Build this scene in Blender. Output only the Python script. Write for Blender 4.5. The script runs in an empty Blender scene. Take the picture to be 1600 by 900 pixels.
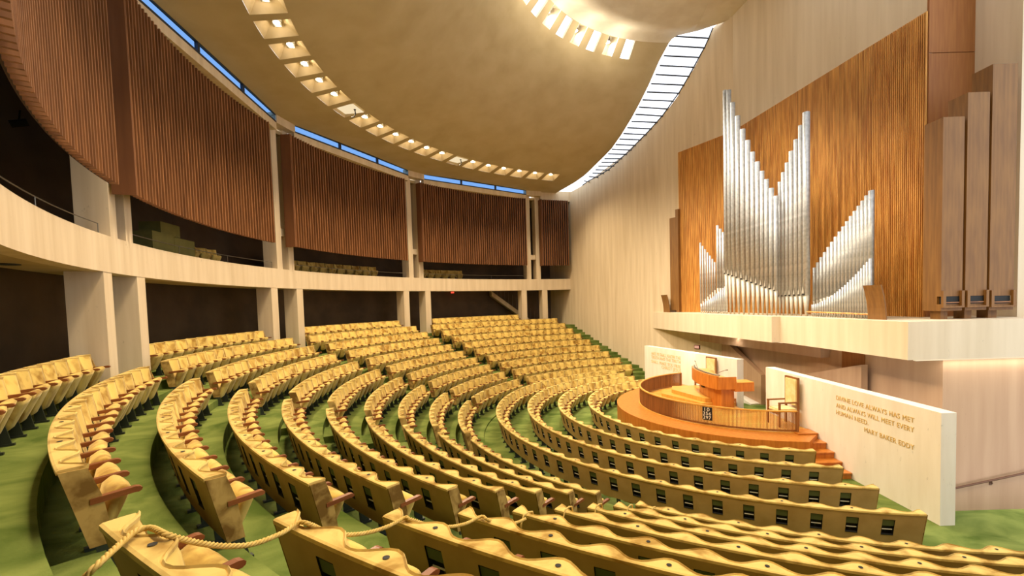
import bpy, bmesh, math, random
from mathutils import Vector, Matrix
random.seed(4)
PI = math.pi
S = 0.8
def Z(h): return S*(h+5.83)

# ---------------------------------------------------------------- camera
F, PITCH, ROLL, U0, V0 = 732.3, .047, -.029, 815.5, 508.7
CAM = Vector((-8.270, -17.030, 4.664))
cp, sp, cr, sr = math.cos(PITCH), math.sin(PITCH), math.cos(ROLL), math.sin(ROLL)
FWD = Vector((0, cp, -sp)); UP0 = Vector((0, sp, cp)); RT0 = Vector((1, 0, 0))
RT = RT0*cr + UP0*sr; UP = UP0*cr - RT0*sr
cam = bpy.data.cameras.new('camera'); camo = bpy.data.objects.new('camera', cam)
bpy.context.scene.collection.objects.link(camo)
cam.sensor_width = 36; cam.lens = F/1600*36
cam.shift_x = -(U0-800)/1600; cam.shift_y = (V0-450)/1600
cam.clip_start = .05; cam.clip_end = 300
M = Matrix((RT, UP, -FWD)).transposed().to_4x4(); M.translation = CAM
camo.matrix_world = M
sc = bpy.context.scene; sc.camera = camo
def ray(u, v): return RT*((u-U0)/F) + UP*((V0-v)/F) + FWD
def on_z(u, v, z):
    d = ray(u, v); return CAM + d*((z-CAM.z)/d.z)
def on_line(u, v, p, q):
    n = Vector((q[1]-p[1], p[0]-q[0])); d = ray(u, v)
    t = (n.x*(p[0]-CAM.x)+n.y*(p[1]-CAM.y))/(n.x*d.x+n.y*d.y)
    return CAM + d*t
def project(P):
    d = Vector(P)-CAM; w = d.dot(FWD)
    if w <= .1: return None
    return (U0+F*d.dot(RT)/w, V0-F*d.dot(UP)/w, w)

# ---------------------------------------------------------------- world, exposure
sc.view_settings.view_transform = 'Standard'; sc.view_settings.look = 'None'
sc.view_settings.gamma = 1; sc.view_settings.use_curve_mapping = False
sc.view_settings.exposure = -0.20
wd = bpy.data.worlds.new('sky'); sc.world = wd; wd.use_nodes = True
bg = wd.node_tree.nodes['Background']; bg.inputs[0].default_value = (.90, .94, 1, 1); bg.inputs[1].default_value = 2.6
WARM = (1, .80, .54); WHITE = (1, .90, .74)
C = sc.collection
def spot(name, loc, target, power, size, blend=.6, color=WARM, rad=.15):
    l = bpy.data.lights.new(name, 'SPOT'); l.energy = power; l.color = color; l.spot_size = math.radians(size); l.spot_blend = blend; l.shadow_soft_size = rad
    o = bpy.data.objects.new(name, l); C.objects.link(o); o.location = loc
    o.rotation_euler = (Vector(target)-Vector(loc)).to_track_quat('-Z', 'Y').to_euler(); return o
def point(name, loc, power, color=WARM, rad=.06):
    l = bpy.data.lights.new(name, 'POINT'); l.energy = power; l.color = color; l.shadow_soft_size = rad
    o = bpy.data.objects.new(name, l); C.objects.link(o); o.location = loc; return o
def area(name, loc, target, power, sx, sy, color=WARM):
    l = bpy.data.lights.new(name, 'AREA'); l.shape = 'RECTANGLE'; l.size = sx; l.size_y = sy; l.energy = power; l.color = color
    o = bpy.data.objects.new(name, l); C.objects.link(o); o.location = loc
    o.rotation_euler = (Vector(target)-Vector(loc)).to_track_quat('-Z', 'Y').to_euler(); return o
K_COFFER, K_GLOW, K_STAGE = 560, 6, 2900

# ---------------------------------------------------------------- materials
def mat(name, col, rough=.6, metal=0, col2=None, scale=(1, 1, 1), nscale=5, detail=6, lo=.35, hi=.65, bump=0, bscale=None,
        spec=.5, sheen=0, pits=0, obj_random=False, distort=0, col3=None, coord='Object'):
    m = bpy.data.materials.new(name); m.use_nodes = True; nt = m.node_tree; N = nt.nodes; L = nt.links
    b = N['Principled BSDF']; b.inputs['Base Color'].default_value = (*col, 1); b.inputs['Roughness'].default_value = rough
    b.inputs['Metallic'].default_value = metal; b.inputs['Specular IOR Level'].default_value = spec
    if sheen:
        b.inputs['Sheen Weight'].default_value = sheen; b.inputs['Sheen Roughness'].default_value = .45
        b.inputs['Sheen Tint'].default_value = (1, .86, .5, 1)
    if col2:
        tc = N.new('ShaderNodeTexCoord'); mp = N.new('ShaderNodeMapping'); mp.inputs['Scale'].default_value = scale
        L.new(tc.outputs[coord], mp.inputs[0])
        if obj_random:
            oi = N.new('ShaderNodeObjectInfo'); vm = N.new('ShaderNodeVectorMath'); vm.operation = 'SCALE'
            cb = N.new('ShaderNodeCombineXYZ'); 
            for i in range(3): L.new(oi.outputs['Random'], cb.inputs[i])
            L.new(cb.outputs[0], vm.inputs[0]); vm.inputs['Scale'].default_value = 37
            L.new(vm.outputs[0], mp.inputs['Location'])
        nz = N.new('ShaderNodeTexNoise'); nz.inputs['Scale'].default_value = nscale; nz.inputs['Detail'].default_value = detail
        nz.inputs['Distortion'].default_value = distort
        L.new(mp.outputs[0], nz.inputs['Vector'])
        rp = N.new('ShaderNodeValToRGB'); rp.color_ramp.elements[0].position = lo; rp.color_ramp.elements[1].position = hi
        rp.color_ramp.elements[0].color = (*col, 1); rp.color_ramp.elements[1].color = (*col2, 1)
        if col3:
            e = rp.color_ramp.elements.new((lo+hi)/2); e.color = (*col3, 1)
        L.new(nz.outputs['Fac'], rp.inputs[0]); out = rp.outputs[0]
        if obj_random:
            hs = N.new('ShaderNodeHueSaturation'); ma = N.new('ShaderNodeMath'); ma.operation = 'MULTIPLY_ADD'
            L.new(oi.outputs['Random'], ma.inputs[0]); ma.inputs[1].default_value = .22; ma.inputs[2].default_value = .89
            L.new(ma.outputs[0], hs.inputs['Value']); L.new(out, hs.inputs['Color']); out = hs.outputs[0]
        if pits:
            n2 = N.new('ShaderNodeTexNoise'); n2.inputs['Scale'].default_value = 9; n2.inputs['Detail'].default_value = 8; n2.inputs['Roughness'].default_value = .75
            mp2 = N.new('ShaderNodeMapping'); mp2.inputs['Scale'].default_value = (1.2, 1.2, .5); L.new(tc.outputs[coord], mp2.inputs[0]); L.new(mp2.outputs[0], n2.inputs['Vector'])
            r2 = N.new('ShaderNodeValToRGB'); r2.color_ramp.elements[0].position = .30; r2.color_ramp.elements[1].position = .37
            r2.color_ramp.elements[0].color = (1-pits, 1-pits, 1-pits, 1); r2.color_ramp.elements[1].color = (1, 1, 1, 1)
            mx = N.new('ShaderNodeMix'); mx.data_type = 'RGBA'; mx.blend_type = 'MULTIPLY'; mx.inputs[0].default_value = 1
            L.new(n2.outputs['Fac'], r2.inputs[0]); L.new(out, mx.inputs[6]); L.new(r2.outputs[0], mx.inputs[7]); out = mx.outputs[2]
        L.new(out, b.inputs['Base Color'])
        if bump:
            bp = N.new('ShaderNodeBump'); bp.inputs['Strength'].default_value = bump; bp.inputs['Distance'].default_value = .02
            if bscale:
                n3 = N.new('ShaderNodeTexNoise'); n3.inputs['Scale'].default_value = bscale; n3.inputs['Detail'].default_value = 5; L.new(tc.outputs[coord], n3.inputs['Vector']); L.new(n3.outputs['Fac'], bp.inputs['Height'])
            else: L.new(nz.outputs['Fac'], bp.inputs['Height'])
            L.new(bp.outputs[0], b.inputs['Normal'])
    return m
def emis(name, col, st):
    m = bpy.data.materials.new(name); m.use_nodes = True; b = m.node_tree.nodes['Principled BSDF']
    b.inputs['Base Color'].default_value = (0, 0, 0, 1); b.inputs['Emission Color'].default_value = (*col, 1); b.inputs['Emission Strength'].default_value = st; return m
def glass(name, tint, gloss=.06):
    m = bpy.data.materials.new(name); m.use_nodes = True; nt = m.node_tree; N = nt.nodes; L = nt.links
    N.remove(N['Principled BSDF']); t = N.new('ShaderNodeBsdfTransparent'); t.inputs[0].default_value = (*tint, 1)
    g = N.new('ShaderNodeBsdfGlossy'); g.inputs['Roughness'].default_value = .05; mx = N.new('ShaderNodeMixShader'); mx.inputs[0].default_value = gloss
    L.new(t.outputs[0], mx.inputs[1]); L.new(g.outputs[0], mx.inputs[2]); L.new(mx.outputs[0], N['Material Output'].inputs[0]); return m
m_conc = mat('travertine_concrete', (.60, .475, .31), .75, col2=(.71, .585, .41), scale=(2, 2, .14), nscale=2.2, detail=9, lo=.3, hi=.68, bump=.08, pits=.3, spec=.2)
m_conc_front = mat('pale_concrete', (.64, .53, .37), .75, col2=(.73, .62, .455), scale=(1.6, 1.6, .12), nscale=2.2, detail=8, lo=.3, hi=.68, bump=.1, pits=.2, spec=.25)
m_wallt = mat('inscription_travertine', (.74, .67, .55), .7, col2=(.82, .76, .65), scale=(1.6, 1.6, .3), nscale=2.5, detail=7, lo=.3, hi=.7, bump=.08, pits=.3, spec=.25)
m_pink = mat('rose_concrete', (.46, .29, .18), .8, col2=(.54, .355, .225), scale=(1.8, 1.8, .14), nscale=2.2, detail=7, lo=.3, hi=.68, bump=.08, pits=.15, spec=.2)
m_ceil = mat('board_marked_plaster', (.45, .355, .195), .8, col2=(.52, .42, .245), scale=(1, 1, 1.6), nscale=.9, detail=12, lo=.3, hi=.66, bump=.05, bscale=14, spec=.15, pits=.10, distort=.2)
m_ceil_lit = mat('plaster_painted_light', (.66, .58, .44), .8, col2=(.74, .67, .53), nscale=1.2, detail=8, spec=.2)  # ceiling plaster in a paler copy, brightness from light put into the colour
m_orange = mat('orange_varnished_wood', (.42, .125, .014), .38, col2=(.58, .21, .03), scale=(4, 4, .5), nscale=3, detail=7, lo=.3, hi=.7)
m_honey = mat('honey_wood', (.54, .24, .035), .35, col2=(.70, .37, .07), scale=(.6, 5, 1), nscale=2, detail=7, lo=.3, hi=.7)
m_rail = mat('railing_wood', (.19, .066, .014), .5, col2=(.30, .12, .028), scale=(1, 1, .3), nscale=4, obj_random=True)
m_slat = mat('reddish_slat_wood', (.17, .064, .019), .6, col2=(.27, .110, .036), scale=(2, 2, .3), nscale=3, obj_random=True)
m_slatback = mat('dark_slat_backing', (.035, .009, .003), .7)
m_endb = mat('screen_end_board_wood', (.15, .052, .014), .65, col2=(.18, .066, .019), scale=(3, 3, .3), nscale=3)
m_oslat = mat('honey_slat_wood', (.46, .175, .027), .5, col2=(.76, .38, .085), scale=(3, 3, .3), nscale=3, obj_random=True)
m_oback = mat('organ_screen_backing', (.20, .07, .015), .7)
m_panel = mat('flat_oak_panel', (.27, .092, .016), .6, col2=(.34, .13, .026), scale=(6, 6, .35), nscale=2.5, detail=8)
m_box = mat('brown_box_wood', (.17, .072, .013), .6, col2=(.24, .11, .022), scale=(5, 5, .4), nscale=2.5, detail=8)
m_pipe = mat('spotted_tin', (.40, .42, .44), .40, .35, col2=(.56, .58, .60), nscale=9, detail=5, lo=.35, hi=.65)
m_foot = mat('dull_tin', (.42, .39, .32), .5, .3, col2=(.52, .49, .42), nscale=6)
m_velvet = mat('gold_velvet', (.30, .16, .024), .85, col2=(.62, .44, .115), nscale=3.4, detail=9, lo=.34, hi=.53, sheen=.35, spec=.2, obj_random=True, distort=.8, scale=(1, 1, .8))
m_cap = mat('gold_velvet_cap', (.34, .20, .040), .85, col2=(.65, .47, .145), nscale=3.4, detail=11, lo=.35, hi=.54, sheen=.3, spec=.2, distort=.5)
m_back = mat('woven_tan_backing', (.36, .23, .075), .85, col2=(.45, .30, .11), nscale=3, detail=8, lo=.3, hi=.7, spec=.2)
m_endp = mat('worn_velvet_end', (.15, .08, .016), .9, col2=(.40, .26, .075), nscale=5, detail=12, lo=.40, hi=.60, spec=.15, distort=.4)
m_arm = mat('armrest_wood', (.15, .038, .008), .35, col2=(.22, .068, .016), scale=(8, 1, 8), nscale=3, obj_random=True)
m_metal = mat('dark_enamel', (.028, .035, .025), .45, .2)
m_dark = mat('black_void', (.008, .008, .007), .7)
m_green = mat('olive_flap', (.075, .09, .022), .7)
m_paper = mat('white_card', (.72, .68, .58), .6)
m_carpet = mat('green_carpet', (.075, .115, .020), .95, col2=(.20, .245, .062), nscale=1.1, detail=12, lo=.33, hi=.66, spec=.1, bump=.2, bscale=40, distort=.9, scale=(1, 1.3, 1))
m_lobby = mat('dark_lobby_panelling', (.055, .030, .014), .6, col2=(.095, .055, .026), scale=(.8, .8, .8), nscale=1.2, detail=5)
m_soffit = mat('soffit_plaster', (.44, .33, .17), .8, col2=(.50, .39, .21), nscale=1.5)
m_booth = mat('olive_booth_cloth', (.15, .135, .03), .8, col2=(.19, .17, .04), nscale=3)
m_rope = mat('gold_rope', (.52, .34, .07), .7, col2=(.64, .45, .13), nscale=25)
m_steel = mat('brushed_rail', (.22, .20, .16), .4, .6)
m_bronze = mat('bronze_handrail', (.13, .055, .025), .35, .3)
m_letter = mat('gilded_letters', (.66, .46, .17), .5, .15)
m_frame = mat('window_frame_metal', (.04, .05, .07), .4, .4)
m_upho = mat('pale_gold_upholstery', (.66, .50, .20), .8, col2=(.76, .62, .32), nscale=6)
m_lamp = emis('lamp_glow', (1, .86, .60), 28)
m_lampw = emis('spotlamp_glow', (1, .93, .78), 60)
m_hatch = emis('lit_hatch_panel', (1, .80, .50), 1.05)
m_exit = emis('exit_glow', (1, .45, .32), 1.0)
m_red = emis('red_exit_lamp', (1, .06, .03), 2.5)
m_dim = emis('dim_downlight', (1, .85, .6), .45)
m_sky = glass('clear_skylight_glass', (.98, .98, 1), .03)
m_blue = glass('blue_tinted_glass', (.33, .47, .66), .03)

# ---------------------------------------------------------------- helpers
def link(name, me, m, parent=None, loc=None, rotz=None):
    o = bpy.data.objects.new(name, me); C.objects.link(o)
    if m and not me.materials: me.materials.append(m)
    if parent: o.parent = parent
    if loc is not None: o.location = loc
    if rotz is not None: o.rotation_euler = (0, 0, rotz)
    return o
def obj(name, bm, m, parent=None, loc=None, rotz=None, smooth=False, recalc=True):
    if recalc: bmesh.ops.recalc_face_normals(bm, faces=bm.faces)
    me = bpy.data.meshes.new(name); bm.to_mesh(me); bm.free()
    if smooth:
        for p in me.polygons: p.use_smooth = True
    return link(name, me, m, parent, loc, rotz)
def thing(name, label, cat, loc=(0, 0, 0), rotz=0, group=None):
    o = bpy.data.objects.new(name, None); C.objects.link(o); o.location = loc; o.rotation_euler = (0, 0, rotz); o.empty_display_size = .1
    o['label'] = label; o['category'] = cat
    if group: o['group'] = group
    return o
def tag(o, label, cat, group=None):
    o['label'] = label; o['category'] = cat
    if group: o['group'] = group
    return o
def struct(o): o['kind'] = 'structure'; return o
def bx(bm, x0, x1, y0, y1, z0, z1, M=None):
    vs = [bm.verts.new((x, y, z)) for z in (z0, z1) for y in (y0, y1) for x in (x0, x1)]
    for f in ((0, 2, 3, 1), (4, 5, 7, 6), (0, 1, 5, 4), (2, 6, 7, 3), (0, 4, 6, 2), (1, 3, 7, 5)): bm.faces.new([vs[i] for i in f])
    if M is not None:
        for v in vs: v.co = M @ v.co
    return vs
def prism(bm, pts, z0, z1):
    """vertical prism; z1 may be a list of heights"""
    n = len(pts); zt = z1 if isinstance(z1, (list, tuple)) else [z1]*n; zb = z0 if isinstance(z0, (list, tuple)) else [z0]*n
    a = [bm.verts.new((p[0], p[1], zb[i])) for i, p in enumerate(pts)]; b = [bm.verts.new((p[0], p[1], zt[i])) for i, p in enumerate(pts)]
    bm.faces.new(a[::-1]); bm.faces.new(b)
    for i in range(n): bm.faces.new((a[i], a[(i+1) % n], b[(i+1) % n], b[i]))
def wallseg(bm, p, q, z0, z1, th):
    """wall from p to q with thickness th to the left side (of p->q)"""
    d = Vector((q[0]-p[0], q[1]-p[1])).normalized(); n = Vector((-d.y, d.x))*th
    zt = z1 if isinstance(z1, tuple) else (z1, z1)
    prism(bm, [p, q, (q[0]+n.x, q[1]+n.y), (p[0]+n.x, p[1]+n.y)], z0, [zt[0], zt[1], zt[1], zt[0]])
def pol(r, a, z=0): a = math.radians(a); return Vector((r*math.cos(a), r*math.sin(a), z))
def ring(bm, r0, r1, a0, a1, z0, z1, step=1.5):
    n = max(2, int(abs(a1-a0)/step)+1); prev = None; first = None
    for i in range(n+1):
        a = a0+(a1-a0)*i/n
        q = [bm.verts.new(pol(r0, a, z0)), bm.verts.new(pol(r1, a, z0)), bm.verts.new(pol(r1, a, z1)), bm.verts.new(pol(r0, a, z1))]
        if prev:
            for k in range(4): bm.faces.new((prev[k], q[k], q[(k+1) % 4], prev[(k+1) % 4]))
        else: first = q
        prev = q
    bm.faces.new(first); bm.faces.new(prev[::-1])
def tube(bm, pts, r, seg=8, closed_ends=True):
    pts = [Vector(p) for p in pts]; prev = None; rr = r if isinstance(r, (list, tuple)) else [r]*len(pts)
    for i, p in enumerate(pts):
        t = (pts[min(i+1, len(pts)-1)]-pts[max(i-1, 0)]).normalized()
        ax = Vector((0, 0, 1)) if abs(t.z) < .9 else Vector((1, 0, 0)); s = t.cross(ax).normalized(); w = s.cross(t)
        q = [bm.verts.new(p+(s*math.cos(2*PI*k/seg)+w*math.sin(2*PI*k/seg))*rr[i]) for k in range(seg)]
        if prev:
            for k in range(seg): bm.faces.new((prev[k], prev[(k+1) % seg], q[(k+1) % seg], q[k]))
        elif closed_ends: bm.faces.new(q[::-1])
        prev = q
    if closed_ends: bm.faces.new(prev)
def lathe(bm, prof, seg=12, c=(0, 0)):
    prev = None
    for r, z in prof:
        q = [bm.verts.new((c[0]+r*math.cos(2*PI*k/seg), c[1]+r*math.sin(2*PI*k/seg), z)) for k in range(seg)]
        if prev:
            for k in range(seg): bm.faces.new((prev[k], prev[(k+1) % seg], q[(k+1) % seg], q[k]))
        else: bm.faces.new(q[::-1])
        prev = q
    bm.faces.new(prev)

# ---------------------------------------------------------------- plan data (metres; centre of the room at the origin)
RK = {0: 0}; TOP = {}; FLR = {}
for k in range(1, 5): RK[k] = S*(7.343+1.424*(k-1)); TOP[k] = .86; FLR[k] = 0.0
for i in range(10): RK[5+i] = S*(13.258+1.152*i); TOP[5+i] = Z(-4.696+.392*i+.002*i*i); FLR[5+i] = TOP[5+i]-.86
RF = 23.12*S                                     # balcony front
ZF0, ZF1 = Z(1.17), Z(2.17)
W1a = Vector((-1.41*S, 14.4*S)); WD = Vector((-.47317, .88097)); WN = Vector((-.88097, -.47317))
def w1(u, v): return on_line(u, v, W1a, W1a+WD)
def wA(u, v): return on_line(u, v, W1a+WN*1.3*S, W1a+WN*1.3*S+WD)
BEND = Vector((2.552*S, 7.013*S)); P2END = Vector((4.257*S, -4.387*S))
CORNER = W1a + WD*(10.4*S)

# ================================================================= SETTING
# floor: flat ground level, stepped rings behind rows 5..14, half steps in the aisles
bm = bmesh.new()
pts = [(-23, -23), (6, -23), (6, -7.28), (.45, -7.28), (.45, -.2), (2.3, 0), (2.05, 5.7), (-6, 20), (-23, 20)]
prism(bm, pts, -.3, 0)
floor = struct(obj('floor', bm, m_carpet))
for k in range(5, 15):
    bm = bmesh.new(); r0 = RK[k-1]+(.10 if k > 5 else .45); r1 = 21.6 if k == 14 else RK[k]+.10
    ring(bm, r0, r1, 97 if k < 8 else 99, 276, -.1, FLR[k], 1.5); obj('terrace', bm, m_carpet, floor, recalc=True)
AISLES = [(140.2, 144.4), (169.5, 173.1), (198.5, 202.5), (229.2, 233.8)]
for k in range(6, 15):
    for a0, a1 in AISLES:
        bm = bmesh.new(); ring(bm, RK[k-1]-.24, RK[k-1]+.11, a0, a1, FLR[k-1]-.02, (FLR[k-1]+FLR[k])/2, 1); obj('aisle_step', bm, m_carpet, floor)
# lower floor of the ramp beyond the right hand wall
bm = bmesh.new(); bx(bm, .6, 6, -7.2, -5.1, -1.3, -1.2); struct(obj('floor', bm, m_carpet))

# big travertine wall (left part) with curved top under the skylight
GW = [(910, 290), (940, 268), (973.3, 243), (995, 222), (1016.7, 200), (1032, 184), (1046.7, 166.7), (1059, 150), (1070, 130), (1082, 111), (1093.3, 90), (1104, 68), (1115, 43.3)]
gw = [w1(*p) for p in GW]
bm = bmesh.new()
line = [Vector((CORNER.x, CORNER.y, Z(9.9)))]+gw+[Vector((BEND.x, BEND.y, Z(16.9)))]
TH = -WN*.5
pv = None
for p in line:
    q = [bm.verts.new((p.x, p.y, -.2)), bm.verts.new(p), bm.verts.new((p.x+TH.x, p.y+TH.y, p.z)), bm.verts.new((p.x+TH.x, p.y+TH.y, -.2))]
    if pv:
        for k in range(4): bm.faces.new((pv[k], q[k], q[(k+1) % 4], pv[(k+1) % 4]))
    else: bm.faces.new(q)
    pv = q
bm.faces.new(pv[::-1])
# behind the drum, the wall goes on a little
q = W1a+WD*(10.4*S+3.6)
wallseg(bm, (q.x, q.y), (CORNER.x, CORNER.y), -.2, ZF0+7.0, .5)
struct(obj('wall_left', bm, m_conc))
# upper organ wall (right part), above the gallery ledge, and the wall under it
bm = bmesh.new()
wallseg(bm, (P2END.x, P2END.y), (BEND.x, BEND.y), 3.0, 22, -.4)
struct(obj('wall_organ', bm, m_conc_front))
bm = bmesh.new()
BW0, BW1 = Vector((3.08*S, -6.4*S)), Vector((2.53*S, 7.2*S))
wallseg(bm, tuple(BW0), tuple(BW1), -1.3, 3.05, -.4)
wallseg(bm, (9, BW0.y), tuple(BW0), -1.3, 3.05, -.4)
struct(obj('wall_stage_back', bm, m_pink))
bm = bmesh.new(); bx(bm, 4.68, 9, -4.79, 5, 3.94, 22); struct(obj('wall_right', bm, m_conc_front))

# ceiling: bell-shaped shell of revolution with coffers, slots and the skylight cut
PROF = [(23.0, 9.93), (22.3, 9.99), (21.5, 10.06), (20.7, 10.13), (19.95, 10.2), (18.72, 10.40), (18.0, 10.60), (17.0, 10.93), (16.1, 11.22), (15.2, 11.55), (14.1, 12.22), (13.0, 13.05),
        (12.2, 13.78), (11.4, 14.60), (10.95, 15.15), (10.5, 15.72), (9.68, 16.48), (9.25, 16.68), (8.5, 16.50), (7.65, 16.44), (7.6, 16.50), (5.0, 16.55), (2.5, 16.6), (0.05, 16.6)]
ICOF = 4      # band between PROF[4] and PROF[5]
ISLOT = 15    # band between PROF[15] and PROF[16]
DA = 4.31/8; A0 = 113.2-DA*3-4.31*25
NA = int(263/DA)
cof_c = [113.2+4.31*j for j in range(0, 35)]
HATCH = {6, 13, 20, 27}       # every seventh recess is an open lit hatch
slot_c = []
a = 107.6
while a < 262: slot_c.append(a); a += 7.25
def in_coffer(a): return any(abs(a-c) < DA*3 for c in cof_c)
def in_slot(a): return any(abs(a-c) < 1.95 for c in slot_c)
bm = bmesh.new(); grid = []
for i in range(NA+1):
    a = A0+DA*i; grid.append([bm.verts.new(pol(r*S, a, Z(h))) for r, h in PROF])
domefaces = []
for i in range(NA):
    am = A0+DA*(i+.5)
    for j in range(len(PROF)-1):
        if j == ICOF and in_coffer(am): continue
        if j == ISLOT and in_slot(am): continue
        f = bm.faces.new((grid[i][j], grid[i][j+1], grid[i+1][j+1], grid[i+1][j])); f.material_index = 1 if j >= ISLOT+1 else 0  # above the slots: paler colour imitates the light gathering there
def cut(bm, p, n):
    bmesh.ops.bisect_plane(bm, geom=bm.verts[:]+bm.edges[:]+bm.faces[:], dist=1e-5, plane_co=(p[0], p[1], 0), plane_no=(n[0], n[1], 0))
A_P = W1a+WN*1.3*S
B0, B1 = wA(1050, 53), w1(1131, 42)
BD = Vector((B1.x-B0.x, B1.y-B0.y)).normalized(); BN = Vector((BD.y, -BD.x))
if BN.y > 0: BN = -BN           # pointing towards the camera side
D2 = (P2END-BEND).normalized(); N2 = Vector((-D2.y, D2.x))
if N2.x > 0: N2 = -N2
PIL = [113.2, 141.85, 170.5, 199.15, 227.8, 256.4]     # pairs of pillars
CH = []
for i in range(5):
    p, q = pol(22.80*S, PIL[i]+1.8).to_2d(), pol(22.80*S, PIL[i+1]-1.8).to_2d(); d = (q-p).normalized(); n_ = Vector((d.y, -d.x)); CH.append((p, n_, PIL[i]+1.8, PIL[i+1]-1.8))
    if n_.dot(p) < 0: CH[-1] = (p, -n_, PIL[i]+1.8, PIL[i+1]-1.8)
outer = [f for f in bm.faces if f.calc_center_median().to_2d().length > 21*S]
og = list({v for f in outer for v in f.verts})+list({e for f in outer for e in f.edges})+outer
for i, (p, n_, x0, x1) in enumerate(CH):
    fs = [f for f in bm.faces if f.calc_center_median().to_2d().length > 21*S and x0-.6 < math.degrees(math.atan2(f.calc_center_median().y, f.calc_center_median().x)) % 360 < x1+.6]
    bmesh.ops.bisect_plane(bm, geom=list({v for f in fs for v in f.verts})+list({e for f in fs for e in f.edges})+fs, dist=1e-5, plane_co=(p.x, p.y, 0), plane_no=(n_.x, n_.y, 0))
rm = []
for f in bm.faces:
    c = f.calc_center_median()
    if c.to_2d().length < 21*S: continue
    an = math.degrees(math.atan2(c.y, c.x)) % 360
    for p, n_, x0, x1 in CH:
        if x0 < an < x1 and (c.to_2d()-p).dot(n_) > 0: rm.append(f)
bmesh.ops.delete(bm, geom=rm, context='FACES')
for p, n in ((A_P, WN), (B0, BN), (W1a, WN), (BEND, N2)): cut(bm, p, n)
dele = []
for f in bm.faces:
    c = f.calc_center_median().to_2d()
    sideA = (c-A_P).dot(WN) > 0; sideB = (c-B0.to_2d()).dot(BN) > 0
    side1 = (c-W1a).dot(WN) > 0; side2 = (c-BEND).dot(N2) > 0
    keep = sideA if not sideB else (side1 and side2)
    if not keep: dele.append(f)
bmesh.ops.delete(bm, geom=dele, context='FACES')
ceiling = obj('ceiling', bm, m_ceil, smooth=True); ceiling.data.materials.append(m_ceil_lit); struct(ceiling)
# beam that closes the skylight's upper end and the shell's outer roof edge
# clerestory / skylight --------------------------------------------------
LB = [(750, 165), (735, 210), (712, 257), (693, 303), (673, 345), (652, 388), (632, 427), (612, 464), (595, 498), (578, 532), (560, 565), (540, 595), (522, 622), (503, 648), (485, 674), (468, 696), (450, 718), (433, 740), (420, 757), (405, 775), (392, 792), (378, 808), (362, 824), (340, 845)]
RB = [(925, 175), (905, 220), (880, 265), (855, 311), (832, 354), (808, 395), (785, 433), (758, 470), (732, 507), (708, 540), (682, 570), (655, 600), (630, 628), (605, 652), (580, 678), (560, 700), (538, 720), (515, 740), (497, 757), (478, 775), (456, 794), (430, 810), (402, 828), (360, 848)]
lb = [wA(800+u/3, v/3) for u, v in LB]; rb = [w1(800+u/3, v/3) for u, v in RB]
top_l = wA(1050, 53.5); top_r = w1(1114, 44); bot_l = wA(902, 290); bot_r = w1(910, 290)
lw = [top_l]+lb+[bot_l]; rw = [top_r]+rb+[bot_r]
bmw = bmesh.new(); n0 = (rw[0]-lw[0]).normalized()
win = struct(link('window_1', bpy.data.meshes.new('window_1'), None))
me = bpy.data.meshes.new('window_edge'); bmw = bmesh.new(); tube(bmw, [p+Vector((0, 0, .02)) for p in rw], .035, 5); bmw.to_mesh(win.data); win.data.materials.append(m_frame)
for i in range(len(lw)-1):
    b = bmesh.new(); vs = [b.verts.new(p) for p in (lw[i], rw[i], rw[i+1], lw[i+1])]; b.faces.new(vs); obj('pane', b, m_sky, win)
for i in range(1, len(lw)-1):
    b = bmesh.new(); tube(b, [lw[i]-Vector((0, 0, .05)), rw[i]-Vector((0, 0, .05))], .042, 5); obj('glazing_bar', b, m_frame, win)
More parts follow.
